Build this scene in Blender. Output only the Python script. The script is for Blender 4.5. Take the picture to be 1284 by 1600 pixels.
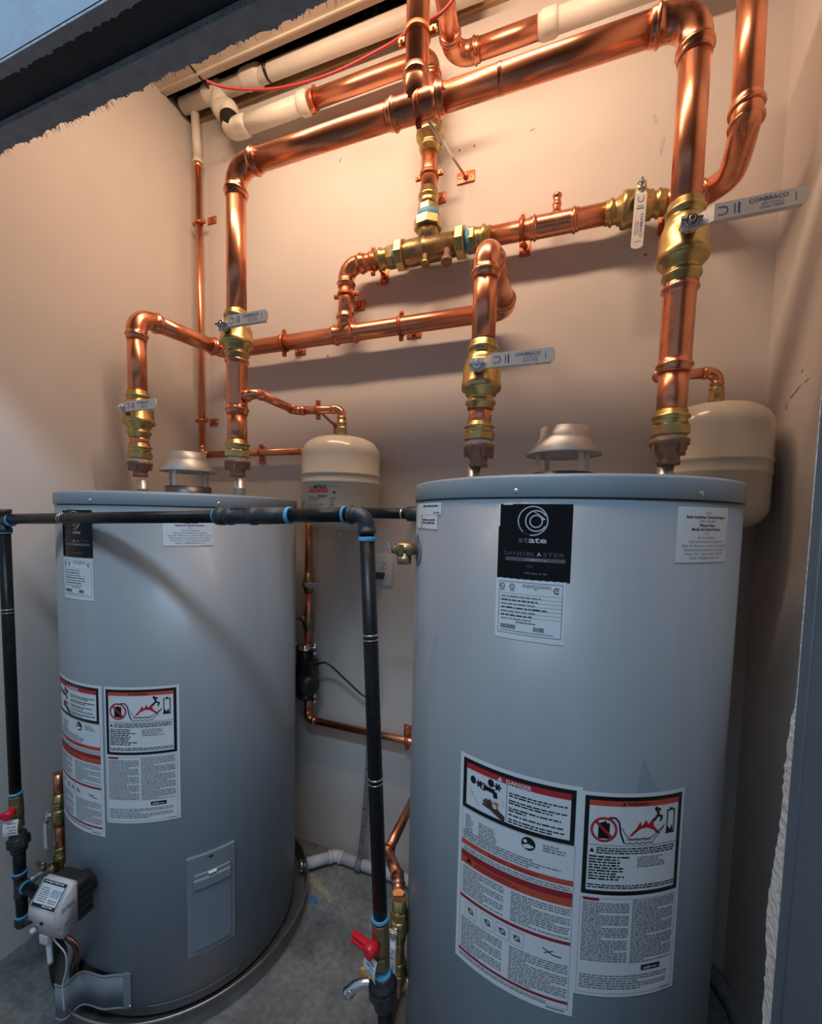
import bpy, bmesh, math, random
from mathutils import Vector as V, Matrix
random.seed(7)
for o in list(bpy.data.objects): bpy.data.objects.remove(o)
C = bpy.context.scene.collection
SC = bpy.context.scene
PI = math.pi
def rad(a): return a*PI/180

# ------------------------------------------------------------------ camera
FPX, CY, ROLL, PITCH, YAW = 662.27, 851.27, .0212, -.0649, -.355      # pixels of a 1284 x 1600 frame, radians
EYE = V((0, 0, 1.39))
Fw = V((math.sin(YAW)*math.cos(PITCH), math.cos(YAW)*math.cos(PITCH), math.sin(PITCH)))
Rt = Fw.cross(V((0, 0, 1))).normalized(); Up = Rt.cross(Fw)
Rt, Up = Rt*math.cos(ROLL)+Up*math.sin(ROLL), -Rt*math.sin(ROLL)+Up*math.cos(ROLL)
cd = bpy.data.cameras.new('camera'); cam = bpy.data.objects.new('camera', cd); C.objects.link(cam)
cd.sensor_fit = 'VERTICAL'; cd.sensor_height = 36; cd.lens = FPX/1600*36; cd.shift_y = (CY-800)/1600
cd.clip_start = .02
cam.matrix_world = Matrix(((Rt.x, Up.x, -Fw.x, EYE.x), (Rt.y, Up.y, -Fw.y, EYE.y), (Rt.z, Up.z, -Fw.z, EYE.z), (0, 0, 0, 1)))
SC.camera = cam
def ray(x, y): return Fw+Rt*((x-642)/FPX)-Up*((y-CY)/FPX)
def at(x, y, Y):                                   # point of the photograph at wall distance Y
    d = ray(x, y); return EYE+d*(Y/d.y)
def atz(x, y, z):
    d = ray(x, y); return EYE+d*((z-EYE.z)/d.z)

# ------------------------------------------------------------------ light and exposure
w = bpy.data.worlds.new('world'); SC.world = w; w.use_nodes = True
w.node_tree.nodes['Background'].inputs[0].default_value = (.50, .62, .80, 1)
w.node_tree.nodes['Background'].inputs[1].default_value = .42
def lamp(name, kind, loc, energy, col, size, aim=None, size_y=None):
    l = bpy.data.lights.new(name, kind); l.energy = energy; l.color = col
    if kind == 'AREA':
        l.size = size
        if size_y: l.shape = 'RECTANGLE'; l.size_y = size_y
    else: l.shadow_soft_size = size
    o = bpy.data.objects.new(name, l); C.objects.link(o); o.location = loc
    if aim: o.rotation_euler = (V(aim)-V(loc)).to_track_quat('-Z', 'Y').to_euler()
    return o
lamp('warm_strip_lamp', 'AREA', (-.55, .80, 2.92), 19, (1, .68, .46), 1.25, (-.55, 1.40, 2.12), .07)
lamp('cool_lamp', 'AREA', (-.35, -.38, 3.10), 27, (.60, .82, 1), 1.2, (-.5, .75, .5), .22)
SC.view_settings.view_transform = 'Standard'; SC.view_settings.look = 'None'
SC.view_settings.exposure = 0; SC.view_settings.gamma = 1; SC.view_settings.use_curve_mapping = False

# ------------------------------------------------------------------ materials
def mat(name, col, rough=.5, metal=0, var=.0, scale=8, bump=0, bscale=60, rvar=0, coat=0, col2=None, stretch=None):
    m = bpy.data.materials.new(name); m.use_nodes = True
    nt = m.node_tree; N = nt.nodes; L = nt.links; b = N['Principled BSDF']
    c = (*col, 1)
    b.inputs['Base Color'].default_value = c; b.inputs['Roughness'].default_value = rough; b.inputs['Metallic'].default_value = metal
    if name in ('black_pipe', 'gloss_black_plate'): b.inputs['Specular IOR Level'].default_value = .22
    if coat: b.inputs['Coat Weight'].default_value = coat; b.inputs['Coat Roughness'].default_value = .15
    tc = N.new('ShaderNodeTexCoord'); src = tc.outputs['Object']
    if stretch:
        mp = N.new('ShaderNodeMapping'); mp.inputs['Scale'].default_value = stretch; L.new(src, mp.inputs[0]); src = mp.outputs[0]
    if var or col2:
        n = N.new('ShaderNodeTexNoise'); n.inputs['Scale'].default_value = scale; n.inputs['Detail'].default_value = 6; n.inputs['Roughness'].default_value = .6
        L.new(src, n.inputs['Vector'])
        r = N.new('ShaderNodeValToRGB'); r.color_ramp.elements[0].position = .32; r.color_ramp.elements[1].position = .68
        a = tuple(x*(1-var) for x in col); d = col2 or tuple(min(1, x*(1+var)) for x in col)
        r.color_ramp.elements[0].color = (*a, 1); r.color_ramp.elements[1].color = (*d, 1)
        L.new(n.outputs[0], r.inputs[0]); L.new(r.outputs[0], b.inputs['Base Color'])
        if rvar:
            mr = N.new('ShaderNodeMapRange'); mr.inputs[1].default_value = .3; mr.inputs[2].default_value = .7
            mr.inputs[3].default_value = max(.03, rough-rvar); mr.inputs[4].default_value = rough+rvar
            L.new(n.outputs[0], mr.inputs[0]); L.new(mr.outputs[0], b.inputs['Roughness'])
    if bump:
        n2 = N.new('ShaderNodeTexNoise'); n2.inputs['Scale'].default_value = bscale; n2.inputs['Detail'].default_value = 4
        L.new(src, n2.inputs['Vector'])
        bp = N.new('ShaderNodeBump'); bp.inputs['Strength'].default_value = bump; bp.inputs['Distance'].default_value = .004
        L.new(n2.outputs[0], bp.inputs['Height']); L.new(bp.outputs[0], b.inputs['Normal'])
    return m
M = dict(
    copper=mat('copper', (.80, .335, .20), .31, 1, .08, 14, 0, 30, .02),
    copper_fit=mat('copper_fitting', (.75, .315, .19), .28, 1, .12, 30, .02, 45, .04),
    copper_paint=mat('copper_plated_hanger', (.55, .16, .07), .38, .6, .15, 40),
    brass=mat('brass', (.55, .42, .185), .34, 1, .12, 40, .03, 60, .05),
    brass_dull=mat('dull_brass', (.40, .30, .16), .4, 1, .15, 40, .05, 80, .05),
    bronze=mat('valve_bronze', (.36, .27, .15), .36, 1, .2, 40, .2, 140),
    brown=mat('brown_bronze', (.27, .16, .115), .5, .35, .15, 60, .25, 200),
    galv=mat('galvanized_steel', (.58, .60, .61), .36, .9, .18, 35, .06, 80, .08),
    hood=mat('dull_galvanized', (.52, .52, .51), .48, .65, .12, 20, .05, 60, .05),
    steel=mat('bright_steel', (.68, .69, .70), .22, 1, .1, 40),
    steel_dk=mat('dark_steel', (.16, .16, .17), .4, .9, .2, 40),
    iron=mat('black_pipe', (.010, .0105, .012), .34, 0, .3, 50, .03, 90, .06),
    iron_fit=mat('black_iron_fitting', (.040, .042, .046), .42, .3, .25, 90, .25, 260),
    dope=mat('blue_thread_sealant', (.10, .36, .62), .5, 0, .2, 120, .4, 300),
    tape=mat('white_thread_tape', (.80, .80, .80), .6, 0, .05, 60),
    tank=mat('grey_enamel', (.200, .245, .292), .42, 0, .05, 3, .02, 14, .04, .04, None, (3, 3, .5)),
    lid=mat('grey_enamel_lid', (.215, .258, .303), .42, 0, .04, 5, .02, 20, 0, .04),
    beige=mat('beige_enamel', (.56, .52, .43), .26, 0, .03, 6, 0, 0, 0, .3),
    white=mat('label_white', (.72, .76, .80), .45, 0, .02, 30),
    black=mat('label_black', (.008, .009, .011), .3),
    blackgl=mat('gloss_black_plate', (.004, .0045, .006), .10),
    ink=mat('grey_ink', (.21, .22, .25), .6),
    red=mat('label_red', (.50, .02, .035), .5), dred=mat('label_dark_red', (.30, .018, .03), .5),
    orange=mat('label_orange', (.58, .075, .04), .5),
    silver=mat('silver_print', (.62, .66, .70), .3, .5), dim=mat('dim_silver_print', (.13, .14, .16), .35, .5),
    blue=mat('blue_print', (.03, .10, .38), .5), brownp=mat('hand_print', (.06, .035, .03), .6), pinkp=mat('pale_print', (.75, .55, .52), .5),
    lever=mat('lever_steel', (.72, .72, .71), .38, .15, .04, 60), bluepaint=mat('blue_handle_underside', (.10, .30, .55), .4),
    pvc=mat('white_plastic', (.72, .67, .59), .4, 0, .04, 12, .03, 60), pvcfloor=mat('white_plastic_floor_pipe', (.60, .61, .62), .42, 0, .06, 12, .03, 60),
    smear=mat('black_tape', (.012, .012, .013), .35), plastic=mat('grey_white_plastic', (.62, .61, .62), .42, 0, .05, 25),
    dplastic=mat('black_plastic', (.02, .021, .023), .38, 0, .1, 40), redpl=mat('red_plastic', (.62, .012, .03), .3, 0, .08, 30),
    tag=mat('paper_tag', (.70, .72, .73), .6, 0, .05, 40), yellow=mat('yellow_plastic', (.72, .36, .02), .42, 0, .12, 40),
    wire=mat('red_wire', (.40, .035, .045), .4), wgrey=mat('grey_wire', (.36, .35, .36), .45), wwhite=mat('pale_wire', (.6, .56, .54), .45),
    chrome=mat('bright_spigot', (.72, .75, .78), .2, 1, .1, 50, .1, 80),
    plate=mat('outlet_white', (.62, .62, .61), .4), strap=mat('grey_strap', (.20, .20, .215), .5, 0, .2, 60, .2, 120),
    beam=mat('painted_channel', (.62, .55, .45), .5, 0, .08, 9, .05, 40), wood=mat('raw_lumber', (.45, .31, .16), .7, 0, .2, 18, .2, 60, 0, 0, None, (1, 8, 8)),
    pan=mat('pan_aluminium', (.36, .35, .35), .34, .85, .15, 14, .05, 40, .06),
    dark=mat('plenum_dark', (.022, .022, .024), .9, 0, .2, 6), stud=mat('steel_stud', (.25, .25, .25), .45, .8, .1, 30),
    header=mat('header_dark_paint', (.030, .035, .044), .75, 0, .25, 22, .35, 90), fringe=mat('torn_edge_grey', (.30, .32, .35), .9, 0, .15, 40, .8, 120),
    header_face=mat('outer_wall_paint', (.30, .36, .44), .7, 0, .1, 12, .2, 80), gyps=mat('broken_gypsum', (.56, .56, .55), .95, 0, .12, 60, 1.0, 120),
    jamb=mat('jamb_blue_grey_paint', (.085, .112, .145), .6, 0, .12, 7, .12, 30), wallp=None, floor=None,
    bluespot=mat('blue_chalk', (.06, .17, .36), .8, 0, .3, 80), ochre=mat('ochre_stain', (.33, .29, .22), .85, 0, .2, 60))
def wall_mat():
    m = mat('painted_drywall', (.62, .575, .54), .62, 0, .035, 2.5, .10, 26)
    return m
M['wallp'] = wall_mat()
def floor_mat():
    m = mat('concrete', (.17, .175, .18), .6, 0, .3, 5, .25, 40, .1, 0, (.30, .30, .295)); nt = m.node_tree; N = nt.nodes; L = nt.links
    ramp = [n for n in N if n.type == 'VALTORGB'][0]; b = N['Principled BSDF']
    n = N.new('ShaderNodeTexNoise'); n.inputs['Scale'].default_value = 55; n.inputs['Detail'].default_value = 8
    mx = N.new('ShaderNodeMix'); mx.data_type = 'RGBA'; mx.blend_type = 'MULTIPLY'; mx.inputs[0].default_value = .55
    r2 = N.new('ShaderNodeValToRGB'); r2.color_ramp.elements[0].position = .35; r2.color_ramp.elements[0].color = (.5, .5, .5, 1); r2.color_ramp.elements[1].position = .6; r2.color_ramp.elements[1].color = (1, 1, 1, 1)
    tc = [q for q in N if q.type == 'TEX_COORD'][0]; L.new(tc.outputs['Object'], n.inputs['Vector'])
    L.new(n.outputs[0], r2.inputs[0]); L.new(ramp.outputs[0], mx.inputs[6]); L.new(r2.outputs[0], mx.inputs[7]); L.new(mx.outputs[2], b.inputs['Base Color'])
    return m
M['floor'] = floor_mat()

# ------------------------------------------------------------------ mesh helpers
def basis(d):
    d = V(d).normalized(); a = V((0, 0, 1)) if abs(d.z) < .9 else V((1, 0, 0))
    u = a.cross(d).normalized(); return u, d.cross(u).normalized(), d
class MB:
    def __init__(s): s.v = []; s.f = []; s.m = []; s.sm = []
    def add(s, vs, fs, mi=0, smooth=False):
        k = len(s.v); s.v += [tuple(x) for x in vs]
        for f in fs: s.f.append([i+k for i in f]); s.m.append(mi); s.sm.append(smooth)
        return s
    def sweep(s, pts, rads, n=20, mi=0, cap=True, smooth=True):
        pts = [V(p) for p in pts]
        if not hasattr(rads, '__len__'): rads = [rads]*len(pts)
        T = []
        for i in range(len(pts)):
            a = pts[max(i-1, 0)]; b = pts[min(i+1, len(pts)-1)]; d = b-a
            T.append(d.normalized() if d.length > 1e-9 else (T[-1] if T else V((0, 0, 1))))
        u, v, _ = basis(T[0]); vs = []; fs = []
        for i, p in enumerate(pts):
            if i:
                q = T[i-1].rotation_difference(T[i]); u = q @ u
                u = (u-T[i]*u.dot(T[i])).normalized(); v = T[i].cross(u)
            for k in range(n):
                a = 2*PI*k/n; vs.append(p+(u*math.cos(a)+v*math.sin(a))*rads[i])
        for i in range(len(pts)-1):
            for k in range(n):
                k2 = (k+1) % n; fs.append((i*n+k, i*n+k2, (i+1)*n+k2, (i+1)*n+k))
        s.add(vs, fs, mi, smooth)
        if cap:
            k = len(s.v)-len(vs)
            s.f.append([k+i for i in range(n-1, -1, -1)]); s.m.append(mi); s.sm.append(False)
            e = k+(len(pts)-1)*n; s.f.append([e+i for i in range(n)]); s.m.append(mi); s.sm.append(False)
        return s
    def lathe(s, o, d, prof, n=28, mi=0, cap=True, smooth=True, ph=0):
        u, v, d = basis(d); o = V(o); vs = []; fs = []
        for t, r in prof:
            for k in range(n):
                a = 2*PI*k/n+ph; vs.append(o+d*t+(u*math.cos(a)+v*math.sin(a))*r)
        for i in range(len(prof)-1):
            for k in range(n):
                k2 = (k+1) % n; fs.append((i*n+k, i*n+k2, (i+1)*n+k2, (i+1)*n+k))
        s.add(vs, fs, mi, smooth)
        if cap:
            k = len(s.v)-len(vs)
            s.f.append([k+i for i in range(n-1, -1, -1)]); s.m.append(mi); s.sm.append(False)
            e = k+(len(prof)-1)*n; s.f.append([e+i for i in range(n)]); s.m.append(mi); s.sm.append(False)
        return s
    def hexn(s, o, d, L, r, mi=0, n=6, ph=0):
        return s.lathe(o, d, [(0, r*.93), (L*.12, r), (L*.88, r), (L, r*.93)], n, mi, True, False, ph)
    def box(s, c, size, mi=0, X=(1, 0, 0), Y=(0, 1, 0), Z=None, bev=0):
        X = V(X).normalized(); Y = V(Y); Y = (Y-X*Y.dot(X)).normalized(); Zv = X.cross(Y)
        c = V(c); a, b, h = size[0]/2, size[1]/2, size[2]/2
        if bev <= 0:
            vs = [c+X*(a*i)+Y*(b*j)+Zv*(h*k) for k in (-1, 1) for j in (-1, 1) for i in (-1, 1)]
            return s.add(vs, [(0, 2, 3, 1), (4, 5, 7, 6), (0, 1, 5, 4), (2, 6, 7, 3), (0, 4, 6, 2), (1, 3, 7, 5)], mi)
        bm = bmesh.new(); bmesh.ops.create_cube(bm, size=1)
        for v in bm.verts: v.co = V((v.co.x*size[0], v.co.y*size[1], v.co.z*size[2]))
        bmesh.ops.bevel(bm, geom=bm.edges[:], offset=bev, segments=2, affect='EDGES', profile=.6)
        bm.verts.index_update()
        s.add([c+X*v.co.x+Y*v.co.y+Zv*v.co.z for v in bm.verts], [[v.index for v in f.verts] for f in bm.faces], mi, True); bm.free()
        return s
    def ball(s, c, r, mi=0, n=14, k=8, sc=(1, 1, 1)):
        vs = []; fs = []; c = V(c)
        for i in range(k+1):
            t = PI*i/k
            for j in range(n):
                a = 2*PI*j/n; vs.append(c+V((r*sc[0]*math.sin(t)*math.cos(a), r*sc[1]*math.sin(t)*math.sin(a), r*sc[2]*math.cos(t))))
        for i in range(k):
            for j in range(n):
                fs.append((i*n+j, (i+1)*n+j, (i+1)*n+(j+1) % n, i*n+(j+1) % n))
        return s.add(vs, fs, mi, True)
    def extrude(s, poly, o, X, Y, h, mi=0):          # a planar outline given thickness
        o = V(o); X = V(X).normalized(); Y = V(Y); Y = (Y-X*Y.dot(X)).normalized(); Z = X.cross(Y); n = len(poly)
        vs = [o+X*a+Y*b for a, b in poly]+[o+X*a+Y*b+Z*h for a, b in poly]
        fs = [list(range(n-1, -1, -1)), list(range(n, 2*n))]+[(i, (i+1) % n, n+(i+1) % n, n+i) for i in range(n)]
        return s.add(vs, fs, mi)
def root_loc(p):
    while p.parent: p = p.parent
    return p.location.copy()
def obj(name, mb, mats, parent=None, **kw):
    if isinstance(mats, str): mats = [mats]
    me = bpy.data.meshes.new(name)
    off = root_loc(parent) if parent else V((0, 0, 0))
    me.from_pydata([(x-off.x, y-off.y, z-off.z) for x, y, z in mb.v], [], mb.f)
    for m in mats: me.materials.append(M[m])
    me.polygons.foreach_set('material_index', mb.m); me.polygons.foreach_set('use_smooth', mb.sm)
    me.update()
    o = bpy.data.objects.new(name, me); C.objects.link(o)
    if parent: o.parent = parent
    for k, v in kw.items(): o[k] = v
    return o
def thing(name, label, cat, loc, group=None):
    o = bpy.data.objects.new(name, None); C.objects.link(o); o.location = loc; o.empty_display_size = .05
    o['label'] = label; o['category'] = cat
    if group: o['group'] = group
    return o
def tag(o, label, cat, group=None):
    o['label'] = label; o['category'] = cat
    if group: o['group'] = group
    return o
def struct(name, mb, mats, parent=None):
    o = obj(name, mb, mats, parent)
    if not parent: o['kind'] = 'structure'
    return o
# text outlines
_tc = {}
def text_geo(txt, bold=0.0):
    k = (txt, bold)
    if k in _tc: return _tc[k]
    cu = bpy.data.curves.new('t', 'FONT'); cu.body = txt; cu.size = 1; cu.offset = bold; cu.resolution_u = 2
    o = bpy.data.objects.new('t', cu); C.objects.link(o)
    dg = bpy.context.evaluated_depsgraph_get(); me = o.evaluated_get(dg).to_mesh()
    vs = [(v.co.x, v.co.y) for v in me.vertices]; fs = [list(p.vertices) for p in me.polygons]
    bpy.data.objects.remove(o); bpy.data.curves.remove(cu)
    xs = [a for a, b in vs] or [0]; ys = [b for a, b in vs] or [0]
    _tc[k] = (vs, fs, min(xs), max(xs), min(ys), max(ys)); return _tc[k]
class Print:                                         # flat print on a mapped surface: f(u, v, offset) -> point
    def __init__(s, f, step=.012): s.f = f; s.mb = MB(); s.step = step
    def rect(s, u0, v0, u1, v1, mi, off):
        n = max(1, int(math.ceil(abs(u1-u0)/s.step))); vs = []; fs = []
        for i in range(n+1):
            u = u0+(u1-u0)*i/n; vs += [s.f(u, v0, off), s.f(u, v1, off)]
        for i in range(n): fs.append((2*i, 2*i+2, 2*i+3, 2*i+1))
        s.mb.add(vs, fs, mi)
    def frame(s, u0, v0, u1, v1, t, mi, off):
        s.rect(u0, v0, u1, v0+t, mi, off); s.rect(u0, v1-t, u1, v1, mi, off); s.rect(u0, v0, u0+t, v1, mi, off); s.rect(u1-t, v0, u1, v1, mi, off)
    def poly(s, pts, mi, off): s.mb.add([s.f(a, b, off) for a, b in pts], [list(range(len(pts)))], mi)
    def line(s, pts, t, mi, off):
        for (a, b), (c, d) in zip(pts, pts[1:]):
            L = math.hypot(c-a, d-b) or 1; nx, ny = -(d-b)/L*t/2, (c-a)/L*t/2
            s.poly([(a-nx, b-ny), (c-nx, d-ny), (c+nx, d+ny), (a+nx, b+ny)], mi, off)
    def ring(s, cu, cv, r0, r1, mi, off, n=28, a0=0, a1=2*PI, asp=1):
        for i in range(n):
            a = a0+(a1-a0)*i/n; b = a0+(a1-a0)*(i+1)/n
            q = [(cu+r*math.cos(t)*asp, cv+r*math.sin(t)) for r, t in ((r0, a), (r1, a), (r1, b), (r0, b))]
            s.poly(q if r0 > 0 else q[1:3]+[(cu, cv)], mi, off)
    def text(s, txt, u, v, h, mi, off, bold=0.0, align='c', width=None):
        vs, fs, x0, x1, y0, y1 = text_geo(txt, bold); k = h/.70; kx = k
        if width: kx = width/max(1e-6, x1-x0)
        w = (x1-x0)*kx; ox = u-w/2 if align == 'c' else (u if align == 'l' else u-w)
        s.mb.add([s.f(ox+(a-x0)*kx, v+b*k, off) for a, b in vs], fs, mi)
    def greek(s, u0, v0, u1, v1, lh, mi, off, rnd, fill=1.0, thick=.5, para=0):
        v = v1-lh; i = 0
        while v >= v0-1e-6:
            end = u1 if not para or (i % para) != para-1 else u0+(u1-u0)*rnd.uniform(.3, .8)
            if fill < 1: end = u0+(u1-u0)*rnd.uniform(fill*.6, fill)
            u = u0
            while u < end-lh*.4:
                wd = min(lh*rnd.uniform(.7, 2.9), end-u); s.rect(u, v, u+wd, v+lh*thick*rnd.uniform(.85, 1.1), mi, off); u += wd+lh*.38
            v -= lh; i += 1

# ------------------------------------------------------------------ piping helpers
def socket(r, k=1.0):                                # pressed joint, outlined from its open end inward
    q = r/.029*k
    return [(0, r*1.02), (.001*q, r*1.09), (.009*q, r*1.09), (.011*q, r*1.11), (.0135*q, r*1.23), (.018*q, r*1.23), (.0205*q, r*1.11), (.03*q, r*1.075)]
def fillet(p0, p1, p2, rb, n=12):
    p0, p1, p2 = V(p0), V(p1), V(p2); a = (p0-p1).normalized(); b = (p2-p1).normalized()
    th = PI-a.angle(b)
    if th < .02: return [p1], 0, th
    t = rb*math.tan(th/2); s = p1+a*t; e = p1+b*t; c = p1+(a+b).normalized()*(rb/math.cos(th/2)); out = []
    ax = (s-c).cross(e-c).normalized()
    for i in range(n+1): out.append(c+Matrix.Rotation(th*i/n, 3, ax) @ (s-c))
    return out, t, th
def elbow(par, p0, p1, p2, r, rb, m='copper_fit', sock=.03, n=20, name='elbow', lip=True):
    arc, t, th = fillet(p0, p1, p2, rb); a = (V(p0)-V(p1)).normalized(); b = (V(p2)-V(p1)).normalized()
    pr = socket(r, sock/.03) if lip else [(0, r*1.0), (.002, r*1.28), (sock*.5, r*1.32), (sock*.55, r*1.12), (sock, r*1.1)]
    L = pr[-1][0]
    pts = [arc[0]+a*(L-s) for s, q in pr]+arc[1:-1]+[arc[-1]+b*(L-s) for s, q in reversed(pr)]
    rr = [q for s, q in pr]+[pr[-1][1]]*(len(arc)-2)+[q for s, q in reversed(pr)]
    obj(name, MB().sweep(pts, rr, n), m, par)
    return t+L
def straight(par, a, b, r, m='copper', name='pipe', n=20, **kw):
    return obj(name, MB().sweep([a, b], r, n), m, par, **kw)
def run(par, pts, r, rb=None, m='copper', mf='copper_fit', sock=.03, n=20, soft=()):
    """straight pipes between corners, an elbow fitting at each corner (or a bend when its index is in soft)"""
    rb = rb or r*1.75; pts = [V(p) for p in pts]; cut = [0]*len(pts)
    for i in range(1, len(pts)-1):
        cut[i] = elbow(par, pts[i-1], pts[i], pts[i+1], r, rb, mf, sock, n)*.55
    for i in range(len(pts)-1):
        d = (pts[i+1]-pts[i]).normalized(); straight(par, pts[i]+d*cut[i], pts[i+1]-d*cut[i+1], r, m, n=n)
def coupling(par, a, b, r, m='copper_fit', name='coupling', branch=None, rbr=None, n=24, k=1.0, bm=None):
    a, b = V(a), V(b); L = (b-a).length; s = socket(r, k)
    s = [(t, q) for t, q in s if t < L*.48]
    prof = s+[(L-t, q) for t, q in reversed(s)]
    mb = MB().lathe(a, b-a, prof, n)
    if branch:
        o, e = V(branch[0]), V(branch[1]); rbr = rbr or r; q = socket(rbr, k); Lb = (e-o).length
        mb.lathe(o, e-o, [(0, rbr*1.15)]+[(Lb-t, x) for t, x in reversed(q) if t < Lb*.7], 20)
    return obj(name, mb, m, par)
def ring(par, c, d, r, w, h, m, name='bead', n=24):
    return obj(name, MB().lathe(V(c)-V(d).normalized()*w/2, d, [(0, r), (w*.2, r+h), (w*.8, r+h), (w, r)], n), m, par)

LEVER_GROUP = 'steel lever ball valves'
def lever_part(par, base, ldir, ndir, L, W, bend=.02, printed=True, under=None):
    """a cranked flat lever: ldir along the lever, ndir towards the viewer of its print"""
    base = V(base); l = V(ldir).normalized(); n = V(ndir); n = (n-l*n.dot(l)).normalized(); wv = n.cross(l)
    t = .0028
    prof = [(-W*.55, 0), (W*.5, 0), (W*1.15, bend), (L, bend)]
    mb = MB()
    wd = [W*.50, W*.42, W*.5, W*.5]
    vs = []
    for (a, h), ww in zip(prof, wd):
        for sgn in (-1, 1):
            for z in (0, t): vs.append(base+l*a+n*(h+z)+wv*(ww*sgn))
    fs = []
    for i in range(3):
        k = i*4; fs += [(k, k+4, k+6, k+2), (k+1, k+3, k+7, k+5), (k, k+1, k+5, k+4), (k+2, k+6, k+7, k+3)]
    fs += [(0, 2, 3, 1)]
    mb.add(vs, fs)
    # rounded tip with turned edges
    e = []
    for i in range(9):
        a = -PI/2+PI*i/8; e.append((L+W*.28*math.cos(a), W*.5*math.sin(a)))
    o = base+n*bend
    mb.add([o+l*a+wv*b+n*z for z in (0, t) for a, b in e], [list(range(8, -1, -1)), list(range(9, 18))]+[(i, i+1, i+10, i+9) for i in range(8)])
    for sgn in (-1, 1):
        mb.box(o+l*(W*1.15+(L-W*1.15)/2)+wv*(sgn*W*.5)-n*.003, (L-W*1.15, .0022, .008), 0, l, wv)
    lv = obj('lever', mb, 'lever', par)
    if under: obj('grip_edge', MB().box(o+l*(L*.55)+wv*(-W*.15)-n*.006, (L*.8, W*.75, .005), 0, l, wv), under, lv)
    if printed:
        sgn = 1
        P = Print(lambda u, v, off: o+l*u+wv*v*sgn+n*(t+off), 1)
        s0 = W*1.35; h = W
        P.ring(s0+h*.28, 0, h*.20, h*.26, 0, .0004, 14, -PI*.5, PI*.55)
        P.rect(s0, h*.2, s0+h*.28, h*.26, 0, .0004); P.rect(s0, -h*.26, s0+h*.25, -h*.2, 0, .0004)
        P.rect(s0+h*.85, -h*.28, s0+h*.91, h*.28, 0, .0004); P.rect(s0+h*1.05, -h*.32, s0+h*1.15, h*.32, 0, .0004)
        x0, x1 = s0+h*1.6, L-h*.75
        P.text('CONBRACO', (x0+x1)/2, h*.10, h*.24, 0, .0004, .012, 'c', x1-x0)
        P.text('600 WOG', (x0+x1)/2+h*.2, -h*.14, h*.13, 0, .0004, 0, 'c', (x1-x0)*.55); P.text('LEAD FREE', (x0+x1)/2+h*.2, -h*.34, h*.13, 0, .0004, 0, 'c', (x1-x0)*.6)
        P.rect(L-h*.4, -h*.25, L-h*.36, h*.25, 0, .0004)
        obj('print', P.mb, 'blue', lv)
    return lv
def ball_valve(label, top, bot, r, sdir, ldir, L=.165, W=.03, ctr=.42, group=LEVER_GROUP, under=None, name='ball_valve', sl=1.95, twist=None):
    top, bot = V(top), V(bot); d = bot-top; H = d.length; k = H/.164; d.normalize()
    t = thing(name, label, 'valve', bot, group)
    P = [(0, 1.05), (.002, 1.14), (.014, 1.14), (.016, 1.28), (.022, 1.28), (.025, 1.12), (.034, 1.12), (.036, 1.3), (.046, 1.32), (.050, 1.4), (.066, 1.58), (.098, 1.62), (.100, 1.68), (.112, 1.70), (.118, 1.62), (.121, 1.32), (.129, 1.3), (.131, 1.12), (.141, 1.12), (.144, 1.28), (.150, 1.28), (.153, 1.12), (.163, 1.12), (.164, 1.04)]
    obj('body', MB().lathe(top, d, [(a*k, b*r) for a, b in P], 32), 'brass', t)
    sdir = V(sdir); sdir = (sdir-d*sdir.dot(d)).normalized(); c = top+d*(H*.44)
    obj('packing_boss', MB().lathe(c+sdir*(r*1.1), sdir, [(0, r*.62), (r*.5, r*.55), (r*.52, r*.42), (r*.7, r*.42)], 20), 'brass', t)
    base = c+sdir*(r*1.8)
    obj('stop_plate', MB().box(base-sdir*.002, (r*1.25, r*1.25, .004), 0, ldir, d.cross(V(ldir)) if abs(d.dot(V(ldir))) < .9 else d.cross(sdir), bev=0), 'steel', t)
    st = MB().hexn(base+sdir*.003, sdir, r*.34, r*.44); st.lathe(base, sdir, [(0, r*.2), (r*.62, r*.2), (r*.66, r*.15)], 14)
    obj('stem_nut', st, 'steel', t)
    lever_part(t, base+sdir*.001, ldir, twist or sdir, L, W, .016, True, under)
    return t
def riser_bottom(nm, x, y, zl, z0, z1, z2, z3, r, pos):
    """reducing coupling standing on the heater nipple at zl, then press adapter up to z3"""
    t = thing('reducing_coupling', 'brown bronze reducing coupling with white tape, '+pos, 'pipe fitting', (x, y, z0), 'brown couplings above the heaters')
    h = z1-z0
    mb = MB().lathe((x, y, z0), (0, 0, 1), [(0, .020), (0, .0225), (h*.12, .0235), (h*.18, .0215), (h*.32, .0215), (h*.45, .027), (h*.60, .0335), (h*.74, .0345), (h*.76, .038), (h*.97, .0385), (h, .036), (h, .028)], 30)
    for k in range(4):
        a = k*PI/2+.5; mb.box((x+.0345*math.cos(a), y+.0345*math.sin(a), z0+h*.66), (.006, .008, h*.5), 0, (math.cos(a), math.sin(a), 0), (-math.sin(a), math.cos(a), 0))
    obj('body', mb, 'brown', t)
    obj('thread_tape', MB().lathe((x, y, z1-.001), (0, 0, 1), [(0, .0295), (.002, .0305), ((z2-z1)*.8, .0300), (z2-z1+.001, .0285)], 26), 'tape', t)
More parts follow.
